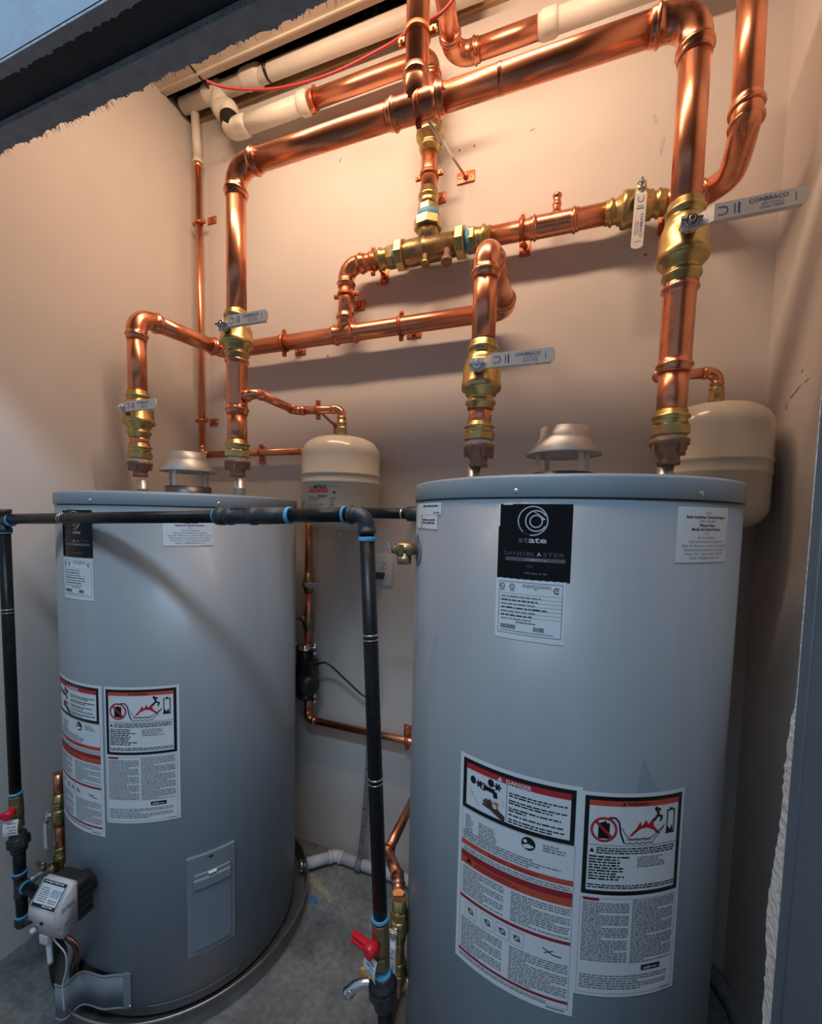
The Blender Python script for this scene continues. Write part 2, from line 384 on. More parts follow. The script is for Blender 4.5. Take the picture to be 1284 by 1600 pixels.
def adapter(par, a, b, r, m='brass', hexfrac=.42):
    """male press adapter: hex at a, pressed socket end at b"""
    a, b = V(a), V(b); d = (b-a); L = d.length; d.normalize(); hl = L*hexfrac
    mb = MB().hexn(a, d, hl, r*1.32, 0, 8, .3)
    mb.lathe(a+d*hl*.98, d, [(0, r*1.2), ((L-hl)*.25, r*1.12), ((L-hl)*.40, r*1.12), ((L-hl)*.48, r*1.28), ((L-hl)*.62, r*1.28), ((L-hl)*.68, r*1.1), ((L-hl)*.98, r*1.1), (L-hl, r*1.02)], 26)
    obj('adapter', mb, m, par)
HANG = 'copper coloured pipe hangers'
def hanger(label, c, axis, r, plate=None, ear=(0, 0, 1), size=(.05, .03), rod=True, flip=False):
    c = V(c); axis = V(axis).normalized(); ear = V(ear); ear = (ear-axis*ear.dot(axis)).normalized()
    t = thing('pipe_hanger', label, 'pipe hanger', c, HANG)
    w = .014; ro = r*1.14
    mb = MB().lathe(c-axis*w/2, axis, [(0, r*1.02), (0, ro), (w, ro), (w, r*1.02)], 24, 0, False)
    sd = axis.cross(ear)
    for s in (-1, 1):
        for q in (-1, 1): mb.box(c+ear*(s*(ro+.007))+sd*(q*.0035), (.020, .0035, w), 0, ear, sd, bev=.001)
    obj('clamp_ring', mb, 'copper_paint', t)
    for s in (-1, 1): obj('bolt', MB().lathe(c+ear*(s*(ro+.009))-sd*.009, sd, [(0, .0035), (.018, .0035)], 8), 'copper_paint', t)
    if plate is not None:
        p = V(plate); mb = MB().box(p+V((0, -.0025, 0)), (size[0], .005, size[1]), 0, bev=.001)
        pl = obj('wall_plate', mb, 'copper_paint', t)
        for s in (-1, 1):
            off = V((s*size[0]*.33, 0, 0)) if size[0] >= size[1] else V((0, 0, s*size[1]*.33))
            obj('screw', MB().lathe(p+off+V((0, -.004, 0)), (0, -1, 0), [(0, .0045), (.002, .004), (.003, .002)], 10), 'steel', pl)
        if rod:
            obj('boss', MB().lathe(p+V((0, -.004, 0)), (0, -1, 0), [(0, .010), (.006, .008), (.012, .0075)], 14), 'copper_paint', t)
            d = V((c.x, c.y, c.z))-p; e = p+V((0, -.006, 0)); f = c-d.normalized()*ro*.9
            obj('rod', MB().sweep([e, f], .0045, 10), 'steel' if d.length > .2 else 'copper_paint', t)
    return t

# ------------------------------------------------------------------ setting
YW, XL, XR = 1.475, -1.583, .500
def slab(name, x0, x1, y0, y1, z0, z1, m, parent=None):
    return struct(name, MB().box(((x0+x1)/2, (y0+y1)/2, (z0+z1)/2), (x1-x0, y1-y0, z1-z0)), m, parent)
slab('floor', -4, 4, -4, YW+.12, -.1, 0, 'floor')
ZT = 3.05
slab('wall_back', XL-.12, XR+.12, YW, YW+.12, 0, ZT, 'wallp')
slab('wall_left', XL-.12, XL, .445, YW, 0, ZT, 'wallp')
slab('wall_right', XR, XR+.12, .555, YW, 0, ZT, 'wallp')
slab('trim_1', XL, XR, YW-.014, YW, ZT, ZT+.035, 'wood')                       # raw plate on top of the back wall
slab('ceiling', -.30, XR+.12, .445, YW, ZT+.036, ZT+.09, 'wallp')
# plenum over the open part of the ceiling
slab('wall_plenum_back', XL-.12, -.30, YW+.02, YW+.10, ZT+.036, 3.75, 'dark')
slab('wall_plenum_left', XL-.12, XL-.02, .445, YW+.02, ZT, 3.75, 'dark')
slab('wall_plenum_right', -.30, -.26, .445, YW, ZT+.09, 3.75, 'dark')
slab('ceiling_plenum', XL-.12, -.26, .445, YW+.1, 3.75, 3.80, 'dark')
# cut front wall: header above, jamb at the right
ZH, YI, YO = 2.113, .55, .459
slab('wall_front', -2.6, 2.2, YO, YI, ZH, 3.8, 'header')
slab('trim_2', -2.6, 2.2, YO-.010, YO, ZH-.004, 3.8, 'header_face')           # outer board of the header
rnd = random.Random(3)
def ragged(a, b, n, wfun, thick, nrm, side):
    """strip of torn board from a to b; side = direction it grows, nrm = thickness direction"""
    a, b, nrm, side = V(a), V(b), V(nrm), V(side); vs = []; fs = []
    for i in range(n+1):
        p = a+(b-a)*i/n; w_ = wfun(i)
        vs += [p, p+nrm*thick, p+side*w_+nrm*thick, p+side*w_]
    for i in range(n):
        k = 4*i; fs += [(k, k+4, k+5, k+1), (k+1, k+5, k+6, k+2), (k+2, k+6, k+7, k+3), (k+3, k+7, k+4, k)]
    fs += [(0, 1, 2, 3), (4*n+3, 4*n+2, 4*n+1, 4*n)]
    return MB().add(vs, fs)
hd = struct('trim_3', ragged((-2.0, YI-.035, ZH-.002), (.6, YI-.035, ZH-.002), 900, lambda i: .033+rnd.random()**4*.005+.0015*math.sin(i*.13)+.0012*math.sin(i*.41), -.012, (0, 0, 1), (0, 1, 0)), 'fringe')
hf = MB()
for i in range(260):
    x = -1.5+rnd.random()*1.6; y = YI-.035 if rnd.random() < .5 else YI-.001; l = rnd.uniform(.003, .009)
    hf.sweep([(x, y, ZH-.010), (x+rnd.uniform(-.004, .004), y+(l if y > YI-.02 else -l), ZH-.016)], [.0007, .0002], 5)
fl = atz(268, 82, ZH-.004); hf.add([fl+V((-.008, -.012, 0)), fl+V((.022, .012, 0)), fl+V((.006, .014, 0))], [(0, 1, 2)])
obj('torn_fibres', hf, 'fringe', hd, kind='stuff')
e2 = struct('trim_4', ragged((-2.0, YO-.010, ZH-.002), (.6, YO-.010, ZH-.002), 400, lambda i: .016+rnd.random()**4*.004, -.006, (0, 0, 1), (0, 1, 0)), 'fringe')
XJ = .2285
slab('wall_front_right', XJ+.012, 2.2, YO, YI, 0, ZH, 'jamb')
slab('trim_5', XJ, XJ+.012, YO-.014, YI-.010, 0, ZH, 'jamb')
struct('trim_6', MB().lathe((XJ, YI-.030, 0), (0, 0, 1), [(0, .0016), (ZH, .0016)], 8), 'jamb')
def tornw(i): 
    z = i/300*1.6; base = .001+.011*(1 if z < 1.05 else max(0, (1.22-z)/.17))
    return base+(.004*abs(math.sin(i*.11))+rnd.random()**2*.004+(.010*math.exp(-((z-.95)/.06)**2)))*(1 if z < 1.2 else .1)
struct('trim_7', ragged((XJ-.0005, YI-.010, 0), (XJ-.0005, YI-.010, 1.6), 300, tornw, .010, (1, 0, 0), (0, 1, 0)), 'gyps')
# screw holes, scuffs and a crack on the walls
WB, WR = bpy.data.objects['wall_back'], bpy.data.objects['wall_right']
for px, py in ((718, 235), (741, 228), (590, 444), (628, 421), (512, 556), (1008, 398)):
    q = at(px, py, YW); obj('screw_hole', MB().lathe(q+V((0, .002, 0)), (0, -1, 0), [(0, .0042), (.0026, .0042)], 10), 'brown', WB)
def flat_mark(par, f, pts, w0, m, nm):
    mb = MB()
    for (a, b), (c, d) in zip(pts, pts[1:]):
        p0, p1 = f(a, b), f(c, d); nrm = V((0, -1, 0)) if par is WB else V((-1, 0, 0)); sd_ = (p1-p0).cross(nrm).normalized()*w0
        mb.add([p0-sd_+nrm*.0008, p0+sd_+nrm*.0008, p1+sd_*.6+nrm*.0008, p1-sd_*.6+nrm*.0008], [(0, 1, 2, 3)])
    obj(nm, mb, m, par)
atx = lambda x, y: EYE+ray(x, y)*(XR/ray(x, y).x)
fy = lambda x, y: at(x, y, YW)
for pts in (((1235, 622), (1243, 612), (1252, 601)), ((1258, 597), (1264, 591)), ((1252, 582), (1255, 577)), ((1228, 640), (1230, 630))): flat_mark(WR, atx, pts, .0016, 'brown', 'wall_crack')
for pts in (((1022, 180), (1026, 192)), ((1036, 215), (1031, 242))): flat_mark(WB, fy, pts, .004, 'gyps', 'plaster_scuff')
flat_mark(WB, fy, ((533, 247), (530, 255)), .0012, 'brown', 'scuff'); flat_mark(WB, fy, ((828, 205), (835, 201)), .001, 'brown', 'scuff')
# marks on the floor
fm = MB(); 
for cx, cy, rr in ((492, 1408, .022), (483, 1402, .014)):
    c = atz(cx, cy, 0)
    fm.add([c+V((rr*rnd.uniform(.5, 1.1)*math.cos(a), rr*rnd.uniform(.4, .8)*math.sin(a), .0012)) for a in [k*PI/6 for k in range(12)]], [list(range(12))])
tag(obj('chalk_mark', fm, 'bluespot'), 'small blue chalk smear on the concrete beside the left drain pan', 'floor mark')
c0, c1, c2 = atz(484, 1360, 0), atz(522, 1405, 0), atz(516, 1412, 0)
tag(obj('floor_stain', MB().add([c0+V((0, 0, .001)), c0+V((.03, -.01, .001)), c1+V((0, 0, .001)), c2+V((0, 0, .001)), c0+V((-.01, -.03, .001))], [(0, 1, 2, 3, 4)]), 'ochre'), 'pale ochre streak on the concrete below the white floor pipe', 'floor mark')

# ------------------------------------------------------------------ water heaters
R = .34
class Tank: pass
def heater(name, label, x, y, zt, zs, zb, du, left):
    T = Tank(); T.x, T.y, T.zt, T.zs = x, y, zt, zs
    t = T.t = thing('water_heater', label, 'water heater', (x, y, 0), 'grey gas water heaters')
    mb = MB().lathe((x, y, 0), (0, 0, 1), [(zb, R*.93), (zb, R*.975), (zb+.03, R*.978), (zb+.036, R), (zs-.002, R)], 128)
    jk = obj('jacket', mb, 'tank', t)
    lid = MB().lathe((x, y, 0), (0, 0, 1), [(zs-.001, R-.004), (zs, R+.002), (zs+.0015, R+.0028), (zt-.006, R+.0028), (zt-.002, R+.001), (zt, R-.006), (zt+.002, R-.03), (zt+.006, R*.5), (zt+.008, .01)], 128)
    ld = obj('lid', lid, 'lid', t)
    for a in ((-46, 8, 60, 110, -105) if left else (-60, -11, 39, 95, -120)):
        q = rad(a); n = V((math.sin(q), -math.cos(q), 0))
        obj('screw', MB().lathe(V((x, y, zs+.010))+n*(R+.002), n, [(0, .0050), (.0012, .0044), (.0020, .002)], 10), 'steel', ld)
    for sx in (-1, 1):
        nx = x+sx*.21
        mbn = MB().lathe((nx, y, zt-.005), (0, 0, 1), [(0, .0165), (.03, .0165), (.031, .0180), (.034, .0180), (.035, .0165), (.062, .0165)], 20)
        obj('nipple', mbn, 'galv', t)
    # draft hood
    z0 = zt+.004; dh = MB()
    zk = .072 if not left else .077; zk2 = zk+.040; zk3 = zk2+.022
    prof = [(zk, .083), (zk+.003, .084), (zk2-.008, .058), (zk2, .0535), (zk3, .0525), (zk3, .050), (zk2, .051), (zk2-.008, .056), (zk+.001, .081)]
    hood = obj('draft_hood', dh.lathe((x, y, z0), (0, 0, 1), prof, 48, 0, False), 'hood', t)
    for k in range(4):
        a = rad((35 if not left else 12)+90*k); c = V((x+.066*math.cos(a), y+.066*math.sin(a), z0+(zk+.006)/2-.004))
        obj('hood_leg', MB().box(c, (.002, .013, zk+.016), 0, (math.cos(a), math.sin(a), 0), (-math.sin(a), math.cos(a), 0)), 'hood', hood)
    obj('flue_collar', MB().lathe((x, y, z0-.004), (0, 0, 1), [(0, .068), (.034, .068), (.034, .060), (0, .060)], 40, 0, False), 'steel_dk', t)
    obj('flue_opening', MB().lathe((x, y, z0-.003), (0, 0, 1), [(0, .060), (.004, .060)], 40), 'smear', t)
    # print on the jacket: u to the right of the front line, v = height
    cyl = lambda u, v, off: V((x+(R+off)*math.sin(u/R), y-(R+off)*math.cos(u/R), v))
    rg = random.Random(11 if left else 12)
    # name plate
    u0, u1, v0, v1 = (-.069, .051, 1.270, 1.391) if left else (-.094, .025, 1.290, 1.416)
    P = Print(cyl); W, H = u1-u0, v1-v0; U = lambda f: u0+W*f; Vv = lambda f: v1-H*f
    P.rect(u0, v0, u1, v1, 0, .0008)
    P.rect(u0, Vv(.30), u0+.0025, v1, 3, .0010); P.rect(U(.06), v1-.0015, U(.2), v1, 3, .0010)
    P.ring(U(.485), Vv(.22), H*.180, H*.195, 1, .0014, 40, rad(-100), rad(230)); P.ring(U(.485), Vv(.22), H*.184, H*.190, 2, .0014, 30, rad(200), rad(262))
    P.ring(U(.53), Vv(.22), H*.125, H*.142, 1, .0014, 36, rad(30), rad(330)); P.ring(U(.53), Vv(.225), H*.070, H*.086, 1, .0014, 30)
    P.poly([(U(.47), Vv(.09)), (U(.66), Vv(.20)), (U(.62), Vv(.21)), (U(.55), Vv(.12))], 1, .0014)
    P.text('st', U(.37), Vv(.505), H*.075, 2, .0014, .02, 'c', W*.15); P.text('ate', U(.56), Vv(.505), H*.075, 1, .0014, .02, 'c', W*.24)
    P.text('SAND', U(.25), Vv(.68), H*.05, 2, .0014, 0, 'c', W*.32); P.text('BL', U(.48), Vv(.68), H*.05, 2 if not left else 1, .0014, .01, 'c', W*.11); P.text('A', U(.585), Vv(.68), H*.05, 1, .0014, .01, 'c', W*.06); P.text('STER', U(.78), Vv(.68), H*.05, 2, .0014, 0, 'c', W*.28)
    P.rect(U(.12), Vv(.755), U(.93), Vv(.705), 2, .0012)
    P.text('C O M M E R C I A L', U(.55), Vv(.745), H*.028, 1, .0016, .01, 'c', W*.3)
    P.text('GAS', U(.47), Vv(.83), H*.035, 2, .0014, .0, 'c', W*.09); P.greek(U(.40), Vv(.93), U(.72), Vv(.88), H*.04, 2, .0014, rg)
    obj('name_plate', P.mb, ['blackgl', 'silver', 'dim', 'white'], t, label='glossy black name plate with silver ring emblem')
    # rating plate
    u0, u1, v0, v1 = (-.067, .050, 1.160, 1.267) if left else (-.095, .0195, 1.187, 1.2905)
    P = Print(cyl); W, H = u1-u0, v1-v0
    P.rect(u0, v0, u1, v1, 0, .0008); P.frame(U(.05), Vv(.91), U(.96), Vv(.05), .0006, 1, .0012)
    for f in (.10, .25): P.ring(U(f), Vv(.13), H*.036, H*.046, 1, .0012, 16); P.rect(U(f-.035), Vv(.20), U(f+.035), Vv(.19), 1, .0012); P.text('UL', U(f), Vv(.15), H*.035, 1, .0012, 0)
    P.ring(U(.88), Vv(.15), H*.036, H*.05, 1, .0012, 16, rad(40), rad(320)); P.text('SP', U(.885), Vv(.165), H*.03, 1, .0012, .02)
    P.greek(U(.40), Vv(.13), U(.80), Vv(.07), H*.028, 2, .0012, rg); P.rect(U(.57), Vv(.155), U(.61), Vv(.145), 1, .0012)
    for k in range(7):
        P.rect(U(.05), Vv(.245+.062*k+.003), U(.96), Vv(.245+.062*k), 1, .0012)
        P.greek(U(.09), Vv(.245+.062*k+.058), U(.86), Vv(.245+.062*k+.012), H*.045, 1 if k % 2 else 2, .0012, rg, .9, .4)
    P.greek(U(.32), Vv(.74), U(.62), Vv(.69), H*.028, 1, .0012, rg)
    for a, b in ((.09, .32), (.58, .72)):
        u = a
        while u < b: q = rg.uniform(.004, .012); P.rect(U(u), Vv(.83), U(u+q), Vv(.76), 1, .0012); u += q+rg.uniform(.004, .01)
    P.greek(U(.09), Vv(.88), U(.85), Vv(.845), H*.025, 2, .0012, rg)
    obj('rating_plate', P.mb, ['white', 'black', 'ink'], t, label='white rating sticker with fine print and bar codes')
    # support sticker
    u0, u1, v0, v1 = (.225, .342, 1.304, 1.392) if left else (.188, .308, 1.327, 1.416)
    P = Print(cyl); W, H = u1-u0, v1-v0
    P.rect(u0, v0, u1, v1, 0, .0008)
    for k, (s, w_, b) in enumerate((('Call', .10, 0), ('State Industries Technical Support', .78, .03), ('1-800-365-0024', .34, 0), ('Please Have', .30, .03), ('Model and Serial Number', .58, .03), ('For', .08, 0), ('Service Rebates', .36, 0), ('Operation/Installation question', .66, 0), ('Start-Up, Retrieves, system raises manual', .88, 0), ('Replacement (required is an invalid)', .80, 0), ('Hours: 7am - 7pm Central Time, M-F', .78, 0), ('Email : help@hotwater.com', .58, 0))):
        P.text(s, U(.53), Vv(.125+.0735*k), H*.044, 1 if b else 2, .0012, b, 'c', W*w_)
    obj('support_sticker', P.mb, ['white', 'black', 'ink'], t, label='white service phone sticker with black lines of text')
    # danger label
    u0, u1, v0, v1 = (-.150, .066, .533, .940) if left else (-.157, .060, .549, .955)
    P = Print(cyl); W, H = u1-u0, v1-v0
    P.rect(u0, v0, u1, v1, 0, .0008); P.frame(U(.035), Vv(.975), U(.965), Vv(.255), .0006, 2, .0010)
    fu0, fu1, fv0, fv1 = U(.035), U(.955), Vv(.252), Vv(.018); P.frame(fu0, fv0, fu1, fv1, .0075, 1, .0012)
    P.rect(fu0+.0075, Vv(.062), fu1-.0075, fv1-.0075, 3, .0012)
    P.text('DANGER', U(.53), Vv(.058), H*.017, 0, .0018, .02, 'c', W*.20); P.poly([(U(.355), Vv(.058)), (U(.40), Vv(.058)), (U(.378), Vv(.040))], 0, .0018)
    P.rect(U(.435), fv0+.0075, U(.44), Vv(.062), 2, .0012)
    for a, b, wd in ((.09, 2, .44), (.122, 2, .44), (.155, 2, .40), (.185, 1, .42), (.205, 2, .44)):
        P.greek(U(.455), Vv(a+.011*b+.004), U(.455+wd), Vv(a-.002), H*.0115, 1, .0012, rg, 1, .5, 2)
    # taps, water and a reaching hand
    for cu, cv in ((.135, .105), (.30, .085)):
        P.ring(U(cu), Vv(cv), 0, H*.018, 1, .0012, 12, 0, 2*PI, .8)
        for k in range(6): a = k*PI/3; P.line([(U(cu+.06), Vv(cv+.006)), (U(cu+.06)+H*.017*math.cos(a), Vv(cv+.006)+H*.017*math.sin(a))], .003, 1, .0013)
    P.ring(U(.235), Vv(.115), H*.012, H*.017, 1, .0012, 16); P.line([(U(.235), Vv(.115)), (U(.335), Vv(.118)), (U(.345), Vv(.145))], .008, 1, .0014)
    for k in range(6): P.rect(U(.30+.014*k), Vv(.172+.004*(k % 2)), U(.307+.014*k), Vv(.158+.003*(k % 3)), 4, .0012)
    P.line([(U(.10), Vv(.150)), (U(.42), Vv(.152))], .0008, 2, .0012); P.line([(U(.12), Vv(.164)), (U(.42), Vv(.166))], .0008, 2, .0012); P.line([(U(.12), Vv(.164)), (U(.20), Vv(.215))], .0008, 2, .0012)
    P.poly([(U(.425), Vv(.240)), (U(.33), Vv(.215)), (U(.275), Vv(.200)), (U(.29), Vv(.188)), (U(.36), Vv(.190)), (U(.425), Vv(.212))], 5, .0013)
    for a, b in (((.30, .195), (.235, .175)), ((.31, .190), (.255, .165)), ((.325, .190), (.285, .162)), ((.29, .200), (.23, .192)), ((.36, .195), (.345, .168))): P.line([(U(a[0]), Vv(a[1])), (U(b[0]), Vv(b[1]))], .0045, 5, .0014)
    P.poly([(U(.315), Vv(.180)), (U(.35), Vv(.172)), (U(.36), Vv(.192)), (U(.33), Vv(.195))], 7, .0016)
    # chart under the frame
    P.greek(U(.07), Vv(.385), U(.17), Vv(.275), H*.0112, 2, .0012, rg, .9); P.greek(U(.20), Vv(.385), U(.40), Vv(.285), H*.0112, 2, .0012, rg, .95)
    P.ring(U(.62), Vv(.292), 0, H*.029, 1, .0012, 24); P.ring(U(.595), Vv(.283), 0, H*.008, 0, .0015, 10); P.poly([(U(.575), Vv(.302)), (U(.62), Vv(.292)), (U(.66), Vv(.298)), (U(.66), Vv(.304)), (U(.62), Vv(.312)), (U(.59), Vv(.314))], 0, .0015)
    P.greek(U(.73), Vv(.310), U(.92), Vv(.270), H*.0115, 2, .0012, rg, .95)
    P.greek(U(.05), Vv(.399), U(.90), Vv(.352), H*.0112, 2, .0012, rg, .96)
    P.rect(U(.04), Vv(.428), U(.96), Vv(.405), 4, .0012); P.text('WARNING  /  ADVERTENCIA', U(.5), Vv(.424), H*.012, 6, .0018, .01, 'c', W*.40)
    P.greek(U(.06), Vv(.452), U(.95), Vv(.431), H*.0105, 2, .0012, rg)
    P.rect(U(.04), Vv(.485), U(.96), Vv(.458), 6, .0012); P.rect(U(.04), Vv(.518), U(.96), Vv(.485), 4, .0012); P.poly([(U(.09), Vv(.505)), (U(.15), Vv(.505)), (U(.12), Vv(.482))], 1, .0018)
    P.greek(U(.18), Vv(.512), U(.80), Vv(.488), H*.011, 6, .0016, rg, .8)
    for a, b in ((.525, .668),): 
        P.greek(U(.06), Vv(b), U(.44), Vv(a), H*.0105, 2, .0012, rg, 1, .5, 4); P.greek(U(.50), Vv(b), U(.95), Vv(a), H*.0105, 2, .0012, rg, 1, .5, 4)
    P.rect(U(.04), Vv(.688), U(.96), Vv(.674), 6, .0012)
    for cu in (.15, .31, .44, .56):
        P.frame(U(cu-.055), Vv(.765), U(cu+.055), Vv(.70), .0005, 2, .0012); P.ring(U(cu), Vv(.733), H*.010, H*.014, 1, .0012, 12); P.line([(U(cu-.03), Vv(.722)), (U(cu+.03), Vv(.745))], .0018, 1, .0013)
    P.line([(U(.76), Vv(.728)), (U(.84), Vv(.748)), (U(.90), Vv(.750))], .0018, 1, .0013); P.line([(U(.77), Vv(.748)), (U(.84), Vv(.730))], .0014, 1, .0013)
    P.greek(U(.06), Vv(.935), U(.44), Vv(.775), H*.0105, 2, .0012, rg, 1, .5, 5); P.greek(U(.50), Vv(.935), U(.95), Vv(.775), H*.0105, 2, .0012, rg, 1, .5, 5)
    P.rect(U(.04), Vv(.952), U(.96), Vv(.940), 6, .0012); P.greek(U(.05), Vv(.972), U(.80), Vv(.956), H*.008, 2, .0012, rg)
    P.rect(U(.80), Vv(.988), U(.94), Vv(.982), 2, .0012)
    obj('danger_label', P.mb, ['white', 'black', 'ink', 'red', 'orange', 'brownp', 'dred', 'pinkp'], t, label='tall white danger label with red band')
    # warning label
    u0, u1, v0, v1 = (.073, .2565, .575, .940) if left else (.0595, .2385, .593, .9495)
    P = Print(cyl); W, H = u1-u0, v1-v0
    P.rect(u0, v0, u1, v1, 0, .0010); P.frame(U(.02), Vv(.985), U(.965), Vv(.51), .0006, 2, .0012)
    P.frame(U(.025), Vv(.492), U(.965), Vv(.018), .0070, 1, .0014); P.rect(U(.065), Vv(.062), U(.925), Vv(.037), 4, .0014)
    P.text('WARNING', U(.5), Vv(.058), H*.016, 1, .0018, .01, 'c', W*.20); P.poly([(U(.355), Vv(.058)), (U(.385), Vv(.058)), (U(.37), Vv(.041))], 1, .0018)
    cu, cv, rr = U(.20), Vv(.175), H*.060
    P.poly([(cu-rr*.42, cv-rr*.72), (cu+rr*.42, cv-rr*.72), (cu+rr*.42, cv+rr*.52), (cu+rr*.2, cv+rr*.52), (cu+rr*.12, cv+rr*.7), (cu-rr*.2, cv+rr*.55), (cu-rr*.42, cv+rr*.5)], 1, .0014)
    P.ring(cu, cv, rr*.82, rr, 3, .0016, 32); P.line([(cu-rr*.62, cv+rr*.62), (cu+rr*.62, cv-rr*.62)], rr*.2, 3, .0018)
    P.line([(U(.24), Vv(.118)), (U(.30), Vv(.118)), (U(.335), Vv(.140)), (U(.35), Vv(.19)), (U(.385), Vv(.235))], .0028, 1, .0014)
    q = [(U(.385+.03*k), Vv(.236+.006*(k % 2)+(0 if k < 10 else -.018*(k-9)))) for k in range(14)]; P.line(q, .0012, 1, .0014)
    q = [(U(.36+.035*k), Vv(.165+.05*min(1, k*.5)+.005*(k % 2)-(.014*(k-8) if k > 8 else 0))) for k in range(13)]; P.line(q, .0012, 1, .0014)
    P.poly([(U(.43), Vv(.205)), (U(.50), Vv(.165)), (U(.53), Vv(.135)), (U(.55), Vv(.158)), (U(.585), Vv(.128)), (U(.61), Vv(.150)), (U(.66), Vv(.120)), (U(.665), Vv(.160)), (U(.74), Vv(.200))], 3, .0014)
    P.line([(U(.66), Vv(.135)), (U(.71), Vv(.105)), (U(.69), Vv(.085)), (U(.73), Vv(.082))], .0042, 1, .0016); P.line([(U(.70), Vv(.110)), (U(.75), Vv(.118)), (U(.73), Vv(.140))], .0035, 1, .0016); P.ring(U(.685), Vv(.078), 0, .0035, 1, .0016, 10)
    P.frame(U(.80), Vv(.205), U(.89), Vv(.090), .0022, 1, .0014); P.rect(U(.83), Vv(.090), U(.86), Vv(.082), 1, .0014); P.poly([(U(.79), Vv(.205)), (U(.82), Vv(.17)), (U(.84), Vv(.19)), (U(.86), Vv(.165)), (U(.88), Vv(.205))], 1, .0015)
    P.text('Flammable Vapors', U(.53), Vv(.226), H*.011, 1, .0016, 0, 'c', W*.24)
    P.rect(U(.065), Vv(.253), U(.925), Vv(.250), 2, .0012); P.greek(U(.14), Vv(.292), U(.90), Vv(.256), H*.0115, 1, .0014, rg)
    P.poly([(U(.08), Vv(.285)), (U(.125), Vv(.285)), (U(.1025), Vv(.265))], 1, .0016)
    P.greek(U(.08), Vv(.425), U(.48), Vv(.297), H*.0135, 1, .0014, rg, .95); P.greek(U(.52), Vv(.355), U(.90), Vv(.300), H*.011, 2, .0014, rg, .9)
    P.greek(U(.075), Vv(.470), U(.92), Vv(.436), H*.0115, 1, .0014, rg)
    P.rect(U(.045), Vv(.523), U(.19), Vv(.509), 6, .0014)
    P.greek(U(.045), Vv(.83), U(.47), Vv(.527), H*.0102, 2, .0014, rg, 1, .55, 6); P.greek(U(.50), Vv(.83), U(.94), Vv(.512), H*.0102, 2, .0014, rg, 1, .55, 6)
    P.rect(U(.62), Vv(.872), U(.82), Vv(.845), 1, .0014); P.text('AHRI', U(.68), Vv(.866), H*.013, 0, .0018, .02, 'c', W*.08); P.greek(U(.73), Vv(.866), U(.80), Vv(.852), H*.010, 0, .0018, rg)
    P.greek(U(.045), Vv(.965), U(.90), Vv(.885), H*.0125, 2, .0014, rg, 1, .5, 3)
    P.rect(U(.84), Vv(.985), U(.95), Vv(.979), 2, .0014)
    obj('warning_label', P.mb, ['white', 'black', 'ink', 'red', 'orange', 'brownp', 'dred', 'pinkp'], t, label='white flammable vapour warning label with black frame')
    T.cyl = cyl
    return T
HL = heater('L', 'left grey water heater in the corner with gas control valve low on its front', -1.1735, 1.057, 1.4403, 1.4056, .0195, 0, True)
HR = heater('R', 'right grey water heater in the foreground with relief valve at its left', -.0194, 1.062, 1.4654, 1.4272, .0195, 0, False)
def pan(x, y, label):
    t = thing('drain_pan', label, 'drain pan', (x, y, 0), 'round metal drain pans'); rp = .386
    obj('rim_wall', MB().lathe((x, y, .0005), (0, 0, 1), [(0, rp-.006), (.056, rp), (.058, rp+.003), (.063, rp+.003), (.066, rp), (.062, rp-.003), (.002, rp-.010)], 120, 0, False), 'pan', t)
    obj('bottom', MB().lathe((x, y, .001), (0, 0, 1), [(0, rp-.008), (.003, rp-.009)], 96), 'pan', t)
    obj('stand_off', MB().lathe((x, y, .0045), (0, 0, 1), [(0, R*.80), (.0145, R*.80)], 48), 'steel_dk', t)
    q = rad(40); 
    return t
PL = pan(HL.x, HL.y, 'dull metal drain pan under the left water heater'); PR = pan(HR.x, HR.y, 'metal drain pan under the right water heater, mostly below the picture')
p = atz(468, 1353, .036); d = (V((p.x, p.y, 0))-V((HL.x, HL.y, 0))).normalized()
fc = V((HL.x, HL.y, .036))+d*.376
obj('drain_outlet', MB().lathe(fc-d*.012, d, [(0, .022), (.008, .022), (.012, .014), (.03, .014)], 18), 'chrome', PL)
for a in (-70, -32, 8, 42, 66):
    q = rad(a); n = V((math.sin(q), -math.cos(q), 0)); obj('rivet', MB().lathe(V((HL.x, HL.y, .05 if a < 40 else .075))+n*(R*.978-.001), n, [(0, .0035), (.002, .003), (.003, .001)], 8), 'steel', HL.t)
# jacket details of the left heater: access door, shield, control, wires
cy = HL.cyl; t = HL.t
P = Print(cy, .01)
def curved_panel(P, u0, u1, v0, v1, off0, off1, mi=0):
    n = 12; vs = []; fs = []
    for i in range(n+1):
        u = u0+(u1-u0)*i/n
        for (v, o) in ((v0, off0), (v0+.002, off1), (v1-.002, off1), (v1, off0)): vs.append(P.f(u, v, o))
    for i in range(n):
        for j in range(3): fs.append((4*i+j, 4*i+4+j, 4*i+5+j, 4*i+1+j))
    P.mb.add(vs, fs, mi, False); P.mb.add(vs[:4], [(0, 1, 2, 3)], mi); P.mb.add(vs[-4:], [(3, 2, 1, 0)], mi)
curved_panel(P, .268, .389, .168, .455, -.001, .0075)
curved_panel(P, .285, .376, .185, .405, .006, .0115)
dr = obj('access_door', P.mb, 'tank', t)
P = Print(cy, .01); curved_panel(P, .285, .374, .366, .393, .011, .017); obj('door_grip', P.mb, 'lid', dr)
P = Print(cy, .01); curved_panel(P, .320, .340, .397, .404, .011, .016); obj('latch_tab', P.mb, 'white', dr)
P = Print(cy, .01); curved_panel(P, .322, .332, .441, .447, .0075, .009); obj('label_slot', P.mb, 'black', dr)
P = Print(cy, .01); curved_panel(P, .17, .40, .052, .0565, -.001, .0008); obj('base_crease', P.mb, 'tank', t)
